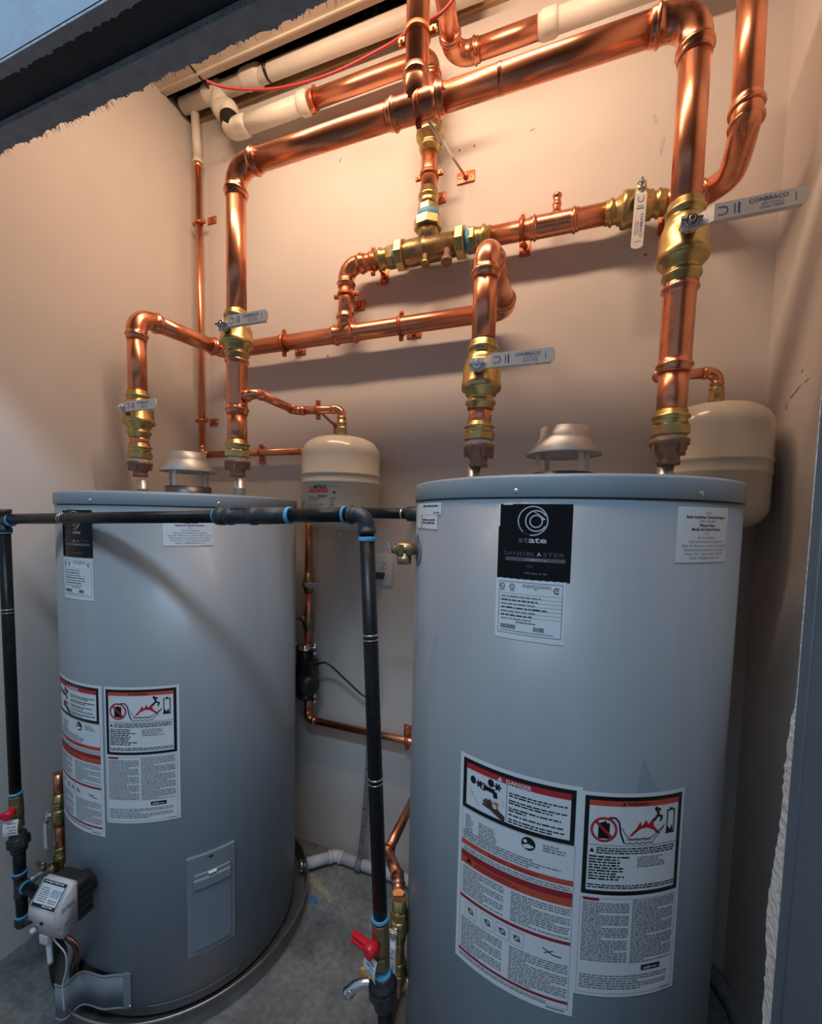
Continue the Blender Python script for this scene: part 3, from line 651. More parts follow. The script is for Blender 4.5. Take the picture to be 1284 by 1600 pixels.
# burner shield, a bent sheet standing off the jacket
zs0, zs1 = .055, .150
pl = []
a0 = cy(.115, 0, .001); a1 = cy(.085, 0, .004); e0 = atz(128, 1540, .11); e1 = atz(100, 1562, .11); e2 = atz(86, 1560, .11)
ctrl = [a0, a1, cy(.055, 0, .012), V((e0.x, e0.y, 0)), V((e1.x, e1.y, 0)), V((e2.x, e2.y, 0))]
def spline(pts, n=8):
    pts = [V(p) for p in pts]; out = []
    for i in range(len(pts)-1):
        p0 = pts[max(0, i-1)]; p1 = pts[i]; p2 = pts[i+1]; p3 = pts[min(len(pts)-1, i+2)]
        for k in range(n):
            s = k/n; out.append(.5*((2*p1)+(p2-p0)*s+(2*p0-5*p1+4*p2-p3)*s*s+(3*p1-p0-3*p2+p3)*s**3))
    return out+[pts[-1]]
sp = spline(ctrl, 6); mb = MB(); vs = []; fs = []
for i, q in enumerate(sp):
    nn = (sp[min(i+1, len(sp)-1)]-sp[max(i-1, 0)]); nn = V((nn.y, -nn.x, 0)).normalized()*.0022
    vs += [V((q.x, q.y, zs0)), V((q.x, q.y, zs1)), V((q.x, q.y, zs1))+nn, V((q.x, q.y, zs0))+nn]
for i in range(len(sp)-1):
    k = 4*i; fs += [(k, k+1, k+5, k+4), (k+1, k+2, k+6, k+5), (k+2, k+3, k+7, k+6), (k+3, k, k+4, k+7)]
mb.add(vs, fs, 0, True); mb.add([vs[-4], vs[-3], vs[-2], vs[-1]], [(0, 1, 2, 3)])
mb.sweep([V((q.x, q.y, zs1)) for q in sp], .0026, 8); mb.sweep([V((q.x, q.y, zs0)) for q in sp], .0026, 8)
obj('burner_shield', mb, 'tank', t)
obj('shield_bracket', MB().box(cy(.118, .105, .002), (.02, .004, .10), 0, cy(.12, 0, 0)-cy(.11, 0, 0), (0, 1, 0)), 'tank', t)
obj('shield_screw', MB().lathe(cy(.125, .062, .001), cy(.125, 0, 1)-cy(.125, 0, 0), [(0, .005), (.004, .004), (.006, .002)], 10), 'steel', t)
P = Print(cy, .01); curved_panel(P, -.10, .06, .045, .150, -.0005, .0006); obj('burner_opening', P.mb, 'smear', t)
# gas control: body turned to the left wall a little and tipped up on its top
vc = at(99, 1408, .650); yv = rad(7)
n = V((math.sin(yv), -math.cos(yv), 0)); s = V((math.cos(yv), math.sin(yv), 0)); up = V((0, 0, 1))
body = [(-.005, -.058), (-.005, .064), (.012, .068), (.052, .022), (.054, -.014), (.042, -.030), (.038, -.058)]   # outline in (outward, up)
ct = obj('gas_control_body', MB(), 'plastic', t)
bpy.data.objects.remove(ct)
mb = MB(); hw = .045
bm = bmesh.new()
vsA = [bm.verts.new(vc-s*hw+n*a+up*b) for a, b in body]; vsB = [bm.verts.new(vc+s*hw+n*a+up*b) for a, b in body]; nb = len(body)
bm.faces.new(vsA[::-1]); bm.faces.new(vsB)
for i in range(nb): bm.faces.new((vsA[i], vsA[(i+1) % nb], vsB[(i+1) % nb], vsB[i]))
bmesh.ops.recalc_face_normals(bm, faces=bm.faces); bmesh.ops.bevel(bm, geom=bm.edges[:], offset=.005, segments=3, affect='EDGES'); bm.verts.index_update()
mb.add([v.co.copy() for v in bm.verts], [[v.index for v in f.verts] for f in bm.faces], 0, True); bm.free()
ct = obj('gas_control', mb, 'plastic', t, label='pale grey gas control box with printed sloping top')
mb = MB().box(vc-n*.024, (.084, .04, .100), 0, s, n, bev=.004)
for k in range(5): mb.box(vc-n*.024+up*(-.042+.021*k), (.091, .036, .007), 0, s, n)
mb.lathe(vc-n*.040, n*-1, [(0, .03), (.05, .03)], 20)
obj('control_back', mb, 'dplastic', t, label='black ribbed back of the gas control')
# sloping face print
sa = V((.012, .068)); sb = V((.052, .022)); sl = (sb-sa).length; sd = (n*(sb.x-sa.x)+up*(sb.y-sa.y)).normalized(); fnn = s.cross(sd)
if fnn.z < 0: fnn = -fnn
o0 = vc+n*sa.x+up*sa.y
P = Print(lambda u, v, off: o0+s*u+sd*v+fnn*off, 1); rg = random.Random(5)
P.rect(-.036, .004, .036, .056, 1, .0008); P.rect(-.034, .011, .034, .049, 0, .0012); P.rect(-.008, .049, .034, .0555, 1, .0012)
P.greek(-.030, .014, -.002, .047, .0042, 2, .0016, rg); P.greek(.004, .018, .031, .034, .0035, 2, .0016, rg); P.greek(.004, .036, .031, .047, .0042, 2, .0016, rg)
P.greek(-.030, .0055, .028, .0100, .0042, 0, .0016, rg); P.greek(-.004, .0502, .030, .0550, .0045, 0, .0016, rg)
obj('instruction_plate', P.mb, ['white', 'black', 'ink'], ct)
P = Print(lambda u, v, off: vc+s*(hw+off)+n*u+up*v, 1)
P.greek(.006, .012, .038, .026, .0045, 0, .0008, rg); P.rect(.006, -.016, .040, -.0152, 0, .0008); P.greek(.006, -.030, .032, -.018, .0042, 0, .0008, rg); P.rect(.012, -.046, .022, -.036, 0, .0008)
obj('side_print', P.mb, 'ink', ct, kind='stuff')
obj('dial', MB().lathe(vc-s*.040+n*.046-up*.012, n, [(0, .010), (.010, .009), (.012, .007)], 18), 'dplastic', ct)
obj('knob', MB().ball(vc-s*.036+n*.046-up*.042, .007), 'white', ct)
obj('indicator', MB().box(vc+s*.004+n*.055-up*.006, (.007, .003, .006), 0, s, n), 'dplastic', ct)
obj('plug_connector', MB().box(vc-s*.018+n*.030-up*.072, (.026, .016, .024), 0, s, n, bev=.002), 'plastic', ct)
b0 = vc-up*.055
wsrc = [(-.014, .028, 'white', .006, 1, .05), (.010, .022, 'wgrey', .0035, 0, .16), (.024, .022, 'wgrey', .0045, 0, .17), (.002, .03, 'wwhite', .0018, 2, .17), (-.02, .02, 'dplastic', .006, 0, .17), (-.004, .02, 'copper_paint', .0018, 0, .17)]
for k, (a, b, m, r_, mode, ln) in enumerate(wsrc):
    p0 = b0+s*a+n*b
    if mode == 1: pts = [p0, p0-up*.02, p0-up*.085+s*.004]
    elif mode == 2: pts = [p0, p0-up*.02+s*.01, p0-up*.045+s*.04, p0-up*.09+s*.040, p0-up*.13+s*.028, p0-up*.20+s*.030]
    else: pts = [p0, at(104+4*k, 1480, vc.y-.012), at(100+4*k, 1515, e1.y+.05), at(99+4*k, 1562, e1.y+.035)]
    obj('wire' if r_ < .004 else 'tube', MB().sweep(spline(pts, 6), r_, 8), m, t)
# relief valve on the right heater
t = HR.t; q = rad(-60); n = V((math.sin(q), -math.cos(q), 0)); pv = V((HR.x, HR.y, 1.318))+n*R
obj('relief_plate', MB().lathe(pv-n*.001, n, [(0, .036), (.0015, .036), (.002, .034)], 30), 'tank', t)
c0 = pv; e = V((-1, -.15, 0)).normalized()
mb = MB().lathe(c0, e, [(-.01, .010), (.008, .010), (.009, .013), (.014, .013), (.016, .016), (.046, .016), (.049, .013), (.053, .011), (.056, .006)], 24)
mb.lathe(c0+e*.031, (0, 0, -1), [(0, .014), (.016, .014), (.017, .016), (.033, .016), (.033, .012), (.02, .011)], 24); mb.box(c0+e*.032-V((0, .017, .0)), (.010, .004, .022), 0, e, (0, 1, 0))
rv = obj('relief_valve', mb, 'brass_dull', t)
obj('test_lever', MB().box(c0+e*.062+V((0, -.004, .002)), (.003, .011, .028), 0, (1, 0, .45), (0, 1, 0), bev=.001), 'steel', rv)
q_ = rad(-64); n_ = V((math.sin(q_), -math.cos(q_), 0)); obj('relief_plate', MB().lathe(V((HL.x, HL.y, 1.335))+n_*(R-.002), n_, [(0, .024), (.006, .024), (.007, .018)], 24), 'dplastic', HL.t)
# small stickers on the far left of the right heater
P = Print(HR.cyl, .01); rg = random.Random(2)
P.rect(-.362, 1.367, -.325, 1.420, 0, .0008); P.rect(-.325, 1.396, -.232, 1.420, 0, .0008); P.rect(-.320, 1.367, -.245, 1.3955, 0, .0009)
P.greek(-.312, 1.408, -.242, 1.418, .0055, 1, .0014, rg); P.greek(-.260, 1.398, -.236, 1.404, .005, 2, .0014, rg); P.greek(-.315, 1.374, -.252, 1.390, .006, 1, .0014, rg); P.rect(-.322, 1.368, -.320, 1.396, 1, .0014)
obj('small_sticker', P.mb, ['white', 'black', 'ink'], t)
# vertical drain cocks: done with the floor piping below

# ------------------------------------------------------------------ big copper work (54 mm tube)
r2 = .029; YR = 1.06; YP = 1.405
def vz(x, y, Y=YR): return at(x, y, Y).z
# hot header over both heaters
XH0, XH1, ZHD = -.9745, .199, 2.418
hot = thing('copper_pipe', 'large copper pipe arching over both heaters, with a tee and upright in the middle', 'pipe', (XH0, YR, 1.55))
zLa, zLb, zLc = vz(370, 487), vz(372, 560), vz(372, 652)     # top of valve, bottom of valve, underside of tee
zRa, zRb = vz(1073, 318), vz(1059, 446)
d0 = elbow(hot, (XH0, YR, 2.2), (XH0, YR, ZHD), (0, YR, ZHD), r2, .055); d1 = elbow(hot, (0, YR, ZHD), (XH1, YR, ZHD), (XH1, YR, 2), r2, .055)
straight(hot, (XH0, YR, zLa-.012), (XH0, YR, ZHD-d0*.6), r2); straight(hot, (XH1, YR, zRa-.012), (XH1, YR, ZHD-d1*.6), r2)
XT = -.404
straight(hot, (XH0+d0*.6, YR, ZHD), (XT-.06, YR, ZHD), r2); straight(hot, (XT+.06, YR, ZHD), (XH1-d1*.6, YR, ZHD), r2)
coupling(hot, (XT-.075, YR, ZHD), (XT+.075, YR, ZHD), r2, name='tee', branch=((XT, YR, ZHD), (XT, YR, ZHD+.085)))
straight(hot, (XT, YR, ZHD+.06), (XT, YR, 3.4), r2)
ring(hot, (XT+.21, YR, ZHD), (1, 0, 0), r2, .012, .0006, 'copper_fit', 'wrap', 24)
# lower riser left: adapter, pipe, tee
def lower(par, x, zl, y0, y1, y2, y3, y4, y5, xs, pos):
    """y0..y5: picture heights of coupling bottom, rim top, tape top, hex top, adapter top"""
    z = [vz(xs, q) for q in (y0, y1, y2, y3)]
    riser_bottom('u', x, YR, zl, z[0], z[1], z[2], z[3], r2, pos)
    adapter(par, (x, YR, z[2]), (x, YR, z[3]), r2)
    return z[3]
zz = lower(hot, XH0, HL.zt, 745, 720, 715, 688, 0, 0, 372, 'on the right nipple of the left heater')
zA, zB = vz(372, 648), vz(372, 560)
straight(hot, (XH0, YR, zz-.012), (XH0, YR, zA+.012), r2)
eb = at(402, 620, 1.075)
coupling(hot, (XH0, YR, zA), (XH0, YR, zB+.006), r2, name='tee', branch=((XH0, YR, vz(372, 620)), (XH0+.048, YR, vz(372, 620))), rbr=.0142)
ball_valve('ball valve on the upright over the right of the left heater', (XH0, YR, zLa), (XH0, YR, vz(371, 562)), r2, (0, -1, 0), (1, 0, -.01), .165, .030)
zz = lower(hot, XH1-.004, HR.zt, 727, 687, 682, 642, 0, 0, 1043, 'on the right nipple of the right heater')
zA, zB = vz(1052, 584), vz(1059, 446)
straight(hot, (XH1-.004, YR, zz-.012), (XH1-.003, YR, zA+.012), r2)
coupling(hot, (XH1-.003, YR, zA), (XH1-.001, YR, zB+.006), r2, name='tee', branch=((XH1-.003, YR, vz(1050, 566)), (XH1-.003, YR+.05, vz(1050, 566))), rbr=.0142)
ball_valve('largest ball valve on the upright at the right, its lever reaching to the right wall', (XH1, YR, zRa), (XH1, YR, zRb), r2, (0, -1, 0), (1, 0, .01), .17, .030)
# cold line along the wall
XC0, XC1, ZC = -1.402, -.2155, 2.052
cold = thing('copper_pipe', 'copper pipe along the wall below the mixing valve, dropping to both heaters', 'pipe', (XC0, YR, 1.55))
pw = [V((XC0, YR, vz(213, 615))), V((XC0, YR, ZC)), V((XC0+.055, YP, ZC)), V((XC1+.004, YP, ZC)), V((XC1+.002, YR, ZC-.002)), V((XC1, YR, vz(752, 532)))]
run(cold, pw, r2, .052)
ct_ = at(540, 516, YP)
coupling(cold, (ct_.x-.055, YP, ZC), (ct_.x+.055, YP, ZC), r2, name='tee', branch=((ct_.x, YP, ZC), (ct_.x, YP, ZC+.07)))
zz = lower(cold, XC0+.004, HL.zt, 745, 722, 717, 693, 0, 0, 219, 'on the left nipple of the left heater')
straight(cold, (XC0+.004, YR, zz-.012), (XC0+.003, YR, vz(218, 680)), r2)
ball_valve('ball valve on the leftmost upright, lever seen foreshortened', (XC0, YR, vz(213, 612)), (XC0+.003, YR, vz(217, 684)), r2, (0, -1, 0), (1, 0, -.01), .165, .030, under='bluepaint')
zz = lower(cold, XC1-.003, HR.zt, 730, 695, 689, 660, 0, 0, 747, 'on the left nipple of the right heater')
straight(cold, (XC1-.003, YR, zz-.012), (XC1-.002, YR, vz(749, 636)), r2)
ball_valve('ball valve on the upright over the left of the right heater', (XC1, YR, vz(753, 534)), (XC1-.002, YR, vz(749, 641)), r2, (0, -1, 0), (1, 0, -.01), .165, .030)
# branch up to the mixing valve
ZM = 2.288; r3 = .0275
br = thing('copper_pipe', 'short copper pipe rising from the wall line and turning right into the mixing valve', 'pipe', (ct_.x, YP, ZC+.06))
run(br, [V((ct_.x, YP, ZC+.05)), V((ct_.x, YP, ZM)), V((at(600, 400, YP).x, YP, ZM))], r3, .048)
xa, xb = at(598, 400, YP).x, at(622, 395, YP).x
adapter(br, (xb-.012, YP, ZM), (xa-.025, YP, ZM), r3, hexfrac=.35)
ring(br, (xb-.010, YP, ZM), (1, 0, 0), r3*1.05, .014, .003, 'dope', 'sealant')
# mixing valve
xm0, xm1 = at(621, 398, YP).x, at(728, 374, YP).x; xv = at(668, 385, YP).x
mv = thing('mixing_valve', 'heavy bronze three way mixing valve with yellow union nuts on the wall', 'valve', (xv, YP, ZM))
mb = MB().lathe((xm0+.02, YP, ZM), (1, 0, 0), [(0, .034), (.012, .039), (.03, .041), (.078, .041), (.080, .043), (.088, .043), (.090, .040), (xm1-xm0-.045, .036)], 36)
mb.lathe((xv, YP, ZM), (0, 0, 1), [(0, .034), (.05, .033), (.058, .036), (.068, .036)], 30)
obj('body', mb, 'bronze', mv)
obj('union_nut', MB().hexn((xm0, YP, ZM), (1, 0, 0), .030, .049, 0, 8, .2), 'brass', mv); obj('union_nut', MB().hexn((xm1-.030, YP, ZM), (1, 0, 0), .030, .049, 0, 8, .2), 'brass', mv); obj('union_nut', MB().hexn((xv, YP, ZM+.062), (0, 0, 1), .032, .049, 0, 8, .2), 'brass', mv)
obj('plug', MB().lathe((xv+.0, YP-.02, ZM-.03), (0, 0, -1), [(0, .013), (.018, .013), (.020, .016), (.03, .016)], 16), 'brass_dull', mv)
mb = MB().lathe((xv+.075, YP-.02, ZM-.025), (0, -.15, -1), [(0, .011), (.03, .011), (.031, .018), (.045, .018), (.047, .010)], 18); obj('adjusting_cap', mb, 'brown', mv)
# mixed water upright to the overhead line
up = thing('copper_pipe', 'copper upright from the mixing valve, passing behind the big header and turning left', 'pipe', (xv, YP, ZM+.1))
za = ZM+.094; zb = vz(664, 298, YP)
adapter(up, (xv, YP, za), (xv, YP, zb), r3, hexfrac=.45)
ring(up, (xv, YP, za+.012), (0, 0, 1), r3*1.3, .02, .002, 'dope', 'sealant')
zv0, zv1 = vz(664, 243, YP), 2.80
ZO = at(560, 130, YP).z
run(up, [V((xv, YP, zb-.012)), V((xv, YP, zv0+.01))], r3)
run(up, [V((xv, YP, zv0+.15)), V((xv, YP, ZO)), V((at(478, 160, YP).x, YP, ZO))], r3, .05)
tv = ball_valve('ball valve half hidden behind the big header, above the mixing valve', (xv, YP, zv0+.164), (xv, YP, zv0), r3, (.1, -1, 0), (.9, -.2, .25), .09, .028)
# line from the mixing valve right, past the valve, then up
ml = thing('copper_pipe', 'copper pipe from the mixing valve to the right, turning up beside the right wall', 'pipe', (xm1, YP, ZM))
adapter(ml, (xm1+.010, YP, ZM), (xm1+.085, YP, ZM-.001), r2, hexfrac=.3)
ring(ml, (xm1+.012, YP, ZM), (1, 0, 0), r2*1.2, .016, .003, 'dope', 'sealant')
xq0, xq1 = at(945, 328, YP).x, at(1040, 312, YP).x
straight(ml, (xm1+.07, YP, ZM-.001), (xq0+.012, YP, ZM-.004), r2)
cx0, cx1 = at(828, 352, YP).x, at(905, 338, YP).x; cxm = at(869, 345, YP).x
coupling(ml, (cx0, YP, ZM-.002), (cx1, YP, ZM-.003), r2, name='coupling', branch=((cxm, YP, ZM), (cxm, YP, ZM+.056)), rbr=.011, k=.9)
obj('test_plug', MB().lathe((cxm, YP, ZM+.05), (0, 0, 1), [(0, .013), (.006, .013), (.007, .011), (.022, .011), (.024, .0135), (.030, .0135), (.032, .008)], 16), 'copper_fit', ml)
ball_valve('ball valve on the wall line with its lever hanging down', (xq1, YP, ZM-.006), (xq0, YP, ZM-.004), r2*.97, (0, -1, .55), (-.03, 0, -1), .165, .028, under='bluepaint', twist=(0, -1, 0))
e1 = at(1112, 296, 1.40); e2 = at(1150, 250, 1.31); e3 = at(1165, 190, 1.23); e4 = at(1171, 60, 1.22); e5 = at(1178, -60, 1.22)
pts = [V((xq1-.012, YP, ZM-.006)), V((e1.x-.03, YP, ZM-.008))]
straight(ml, pts[0], pts[1], r2)
mb = MB(); sp = spline([pts[1], e1, at(1138, 276, 1.35), e2, e3, at(1166, 170, 1.222)], 7); L = len(sp)
so = socket(r2); rr = [r2*1.07]*L
obj('elbow', mb.sweep(sp, rr, 22), 'copper_fit', ml)
dd = (sp[-1]-sp[-3]).normalized(); ring(ml, sp[-1], dd, r2*1.08, .010, .005, 'copper_fit'); ring(ml, sp[-1]+dd*.012, dd, r2*1.05, .016, .001, 'copper_fit')
ring(ml, e3-dd*.004, dd, r2*1.08, .010, .005, 'copper_fit'); ring(ml, sp[3], sp[4]-sp[2], r2*1.08, .012, .005, 'copper_fit')
straight(ml, sp[-1], e5, r2)
# branches to the expansion tanks
r1 = .0138
xe = thing('copper_pipe', 'thin copper pipe from the left upright to the left expansion tank', 'pipe', (XH0+.04, YR, 1.84))
YE1 = 1.30
q0 = V((XH0+.045, YR, vz(372, 620))); q1 = at(394, 616, 1.075); q2 = at(462, 650, 1.29); q3 = at(534, 645, 1.31); q4 = V((q3.x, q3.y, at(534, 672, 1.31).z))
q2.z = q1.z; q3.z = q1.z
run(xe, [q0, V((q0.x+.022, YR, q1.z)), q2, q3, q4], r1, .024, sock=.028)
adapter(xe, V((q3.x, q3.y, at(534, 679, 1.31).z)), V((q3.x, q3.y, at(534, 656, 1.31).z)), r1, hexfrac=.5)
ET1 = V((q3.x, q3.y, 0))
xe2 = thing('copper_pipe', 'thin copper pipe from behind the right upright to the right expansion tank', 'pipe', (XH1, YR+.04, 1.8))
Y2 = 1.345
ec = at(1120, 600, Y2); zE = at(1095, 584, Y2).z
k0 = V((XH1-.003, YR+.045, vz(1050, 566))); k1 = at(1030, 592, 1.25); k1.z = zE
run(xe2, [k0, V((k1.x+.02, YR+.085, k0.z-.005)), V((k1.x+.006, Y2-.01, zE)), V((ec.x, Y2, zE)), V((ec.x, Y2, at(1122, 612, Y2).z))], r1, .024, sock=.022)
adapter(xe2, V((ec.x, Y2, at(1121, 627, Y2).z)), V((ec.x, Y2, at(1122, 603, Y2).z)), r1, hexfrac=.55)
def exp_tank(label, c, zt, zb, Rr, hz, logo):
    t = thing('expansion_tank', label, 'expansion tank', (c.x, c.y, zb), 'beige expansion tanks'); H = zt-zb
    P = []
    for i in range(9):
        a = PI/2*i/8; P.append((zb+.002+H*.20*(1-math.cos(a)), max(.012, Rr*(math.sin(a)**.75))))
    for i in range(10):
        a = PI/2*i/9; P.append((zt-H*.20*(1-math.sin(a)), Rr*max(.02, math.cos(a)**.55)))
    z1, z2 = hz
    out = [q for q in P if q[0] < z1-.004]+[(z1-.004, Rr), (z1, Rr*1.018), (z1+.005, Rr*1.018), (z1+.008, Rr*1.006), (z2-.008, Rr*1.006), (z2-.005, Rr*1.022), (z2, Rr*1.022), (z2+.004, Rr)]+[q for q in P if q[0] > z2+.004]
    obj('shell', MB().lathe((c.x, c.y, 0), (0, 0, 1), out, 64), 'beige', t)
    obj('inlet', MB().lathe((c.x, c.y, zt-.006), (0, 0, 1), [(0, .02), (.006, .016), (.014, .014), (.024, .014)], 18), 'galv', t)
    obj('air_valve', MB().lathe((c.x, c.y, zb+.004), (0, 0, -1), [(0, .012), (.012, .010), (.02, .006)], 12), 'beige', t)
    if logo:
        cyl = lambda u, v, off: V((c.x+(Rr+off)*math.sin(u/Rr), c.y-(Rr+off)*math.cos(u/Rr), v))
        P = Print(cyl, .01); rg = random.Random(8); vt = z1-.010
        tr = lambda a, b, k: [(a, b), (a+.016*k, b), (a+.013*k, b+.020*k)]
        P.poly([(-.052, vt-.024), (-.034, vt-.024), (-.040, vt)], 1, .001); P.poly([(-.046, vt-.020), (-.040, vt-.020), (-.043, vt-.010)], 3, .0014); P.rect(-.033, vt-.024, .028, vt-.015, 1, .001)
        P.text('AMTROL', -.002, vt-.013, .012, 0, .0014, .02, 'c', .055); P.greek(-.028, vt-.022, .024, vt-.017, .006, 3, .0014, rg)
        P.greek(-.006, vt-.038, .030, vt-.030, .008, 0, .001, rg); P.greek(-.050, vt-.056, .026, vt-.034, .0075, 2, .001, rg, .9)
        P.greek(.034, vt-.010, .062, vt-.001, .005, 2, .001, rg); P.poly([(.042, vt-.024), (.048, vt-.020), (.054, vt-.024), (.048, vt-.028)], 0, .001); P.greek(.034, vt-.068, .062, vt-.034, .011, 2, .001, rg, .8)
        for k in range(7): P.rect(-.050, vt-.058-.0085*k, .030, vt-.0575-.0085*k, 2, .001); P.greek(-.048, vt-.0655-.0085*k, .028, vt-.0595-.0085*k, .006, 2, .001, rg, .95)
        for k in range(3): P.rect(-.050+.04*k, vt-.112, -.0494+.04*k, vt-.058, 2, .001)
        obj('printed_label', P.mb, ['black', 'red', 'ink', 'beige'], t)
    return t
zt1 = at(535, 684, 1.31).z; 
exp_tank('beige expansion tank with printed maker label hanging left, behind the black gas pipe', ET1, zt1, at(535, 832, 1.24).z, .134, (at(535, 752, 1.18).z, at(535, 736, 1.18).z), True)
exp_tank('plain beige expansion tank hanging behind the right heater', V((ec.x, Y2, 0)), at(1122, 634, Y2).z, at(1150, 834, Y2-.05).z, .126, (at(1122, 736, Y2-.12).z, at(1122, 713, Y2-.12).z), False)
# thin vertical line at the left and the circulation line
XS = at(312, 480, 1.43).x; YS = 1.435
ZSH = at(415, 707, YS).z; xs_end = at(483, 705, YS).x
cl = thing('copper_pipe', 'thin copper pipe down the left corner, then along the wall to the left expansion tank', 'pipe', (XS, YS, ZSH))
zs1 = at(307, 257, YS).z
run(cl, [V((XS-.006, YS, zs1)), V((XS, YS, ZSH)), V((xs_end, YS, ZSH)), V((xs_end, YS, at(483, 770, YS).z))], .0145, .026, sock=.026)
run(cl, [V((xs_end, YS, at(483, 790, YS).z)), V((xs_end, YS, at(483, 905, YS).z))], .0145)
obj('pipe', MB().sweep([(xs_end, YS, at(483, 760, YS).z), (xs_end, YS, at(483, 800, YS).z)], .0145, 16), 'copper', cl)
ring(cl, (XS-.006, YS, zs1-.006), (0, 0, 1), .0145, .022, .004, 'copper_fit', 'collar')
wv = thing('white_pipe', 'white plastic riser above the thin copper pipe in the left corner', 'pipe', (XS-.006, YS, zs1))
obj('pipe', MB().sweep([(XS-.006, YS, zs1-.002), (XS-.008, YS-.012, 3.045)], .0165, 18), 'pvc', wv)
ring(wv, (XS-.006, YS, zs1+.008), (0, 0, 1), .016, .018, .004, 'pvc', 'collar')
# circulation: valve, check valve, pump
zq = lambda y: at(483, y, YS).z
cv = thing('ball_valve', 'small ball valve with white lever above the circulation pump', 'valve', (xs_end, YS, zq(925)), LEVER_GROUP)
zt_, zb_ = zq(895), zq(926)
obj('body', MB().lathe((xs_end, YS, zb_), (0, 0, 1), [(0, .017), (.012, .017), (.014, .020), (.02, .020), (.024, .024), (.05, .024), (.054, .020), (.06, .020), (.062, .017), (zt_-zb_, .017)], 24), 'brass_dull', cv)
obj('stem_nut', MB().hexn((xs_end, YS-.022, zq(912)), (0, -1, 0), .014, .010), 'steel', cv)
lever_part(cv, V((xs_end, YS-.028, zq(912))), (1, 0, 0), (0, -1, 0), .085, .018, .004, True)
cp = thing('copper_pipe', 'short copper pipe with a brass check valve between small valve and pump', 'pipe', (xs_end, YS, zq(1000)))
straight(cp, (xs_end, YS, zq(1008)), (xs_end, YS, zq(924)), .0145)
mb = MB().lathe((xs_end, YS, zq(985)), (0, 0, 1), [(0, .0165), (.01, .0165), (.016, .022), (.04, .024), (.055, .019), (.075, .019), (.077, .017)], 22); mb.lathe((xs_end-.005, YS-.01, zq(968)), (-.6, -.6, .5), [(0, .011), (.022, .011), (.024, .006)], 14)
obj('check_valve', mb, 'brass_dull', cp); obj('check_handle', MB().box((xs_end-.03, YS-.03, zq(965)), (.03, .003, .006), 0, (1, 0, .3), (0, 1, 0)), 'steel', cp)
pu = thing('circulation_pump', 'black circulation pump with bolted flanges on the wall between the heaters', 'pump', (xs_end, YS-.02, zq(1085)))
YQ = YS-.02; zt_, zb_ = zq(1012), zq(1085)
obj('flange', MB().lathe((xs_end, YQ, zt_-.006), (0, 0, 1), [(0, .030), (.012, .030), (.013, .020), (.024, .019)], 20), 'steel', pu)
obj('flange', MB().lathe((xs_end, YQ, zb_-.008), (0, 0, 1), [(0, .026), (.012, .030), (.02, .030)], 20), 'steel_dk', pu)
mb = MB().lathe((xs_end, YQ, zb_+.01), (0, 0, 1), [(0, .028), (.02, .034), (.05, .046), (.08, .040), (.13, .032), (zt_-zb_-.01, .031)], 28)
obj('volute', mb, 'iron', pu)
obj('motor', MB().lathe((xs_end, YQ-.002, zb_+.062), (.8, -.6, 0), [(0, .046), (.03, .046), (.034, .043), (.060, .040), (.070, .033), (.073, .012)], 32), 'dplastic', pu)
obj('terminal_box', MB().box((xs_end+.03, YQ-.012, zb_+.125), (.05, .05, .06), 0, bev=.004), 'dplastic', pu)
for s_ in (-1, 1):
    for zc, yy in ((zt_, 0), (zb_-.002, 0)):
        X = xs_end+s_*.044
        mb = MB().box((xs_end+s_*.03, YQ, zc), (.036, .022, .012), 0, bev=.002); obj('flange_ear', mb, 'steel_dk', pu)
        b = MB().lathe((X, YQ, zc-.016), (0, 0, 1), [(0, .0045), (.046, .0045)], 8); b.hexn((X, YQ, zc+.007), (0, 0, 1), .008, .009); b.hexn((X, YQ, zc-.016), (0, 0, 1), .008, .009); obj('bolt', b, 'steel', pu)
lp = thing('copper_pipe', 'thin copper pipe from below the pump along the wall, down to the right heater drain', 'pipe', (xs_end, YS, zq(1130)))
zl = at(565, 1142, YS).z
dq = V((at(622, 1395, .90).x, .90, at(622, 1395, .90).z))
b3 = V((.02, YS, zl)); b4 = V((.02, YS, zl-.06)); 
run(lp, [V((xs_end, YS, zb_-.012)), V((xs_end, YS, zl)), V((-.18, YS, zl))], .0145, .026, sock=.026)
g0 = at(652, 1235, 1.40); g1 = at(606, 1330, 1.05); g2 = at(622, 1372, .93); g3 = V((dq.x, dq.y, dq.z))
run(lp, [V((-.18, YS, zl)), g0, g1, g2, g3], .0145, .024, sock=.024)
oc = at(600, 890, YW)
ol = thing('wall_outlet', 'white duplex outlet plate on the wall between the heaters', 'outlet', (oc.x, YW, oc.z))
obj('cover_plate', MB().box((oc.x, YW-.003, oc.z), (.075, .006, .12), 0, bev=.002), 'plate', ol)
for dz in (.021, -.021):
    f = obj('socket_face', MB().lathe((oc.x, YW-.005, oc.z+dz), (0, -1, 0), [(0, .0165), (.003, .0165)], 20), 'plate', ol)
    for dx in (-.006, .006): obj('slot', MB().box((oc.x+dx, YW-.0082, oc.z+dz+.004), (.002, .001, .008), 0), 'black', f)
    obj('ground_hole', MB().box((oc.x, YW-.0082, oc.z+dz-.008), (.004, .001, .004), 0), 'black', f)
obj('screw', MB().lathe((oc.x, YW-.006, oc.z), (0, -1, 0), [(0, .003), (.001, .002)], 8), 'steel', ol)
cord = thing('power_cord', 'black cord from the pump sagging to a plug in the outlet', 'cord', (oc.x, YW-.03, oc.z-.02))
obj('plug', MB().box((oc.x-.012, YW-.022, oc.z-.021), (.036, .028, .024), 0, bev=.004), 'dplastic', cord)
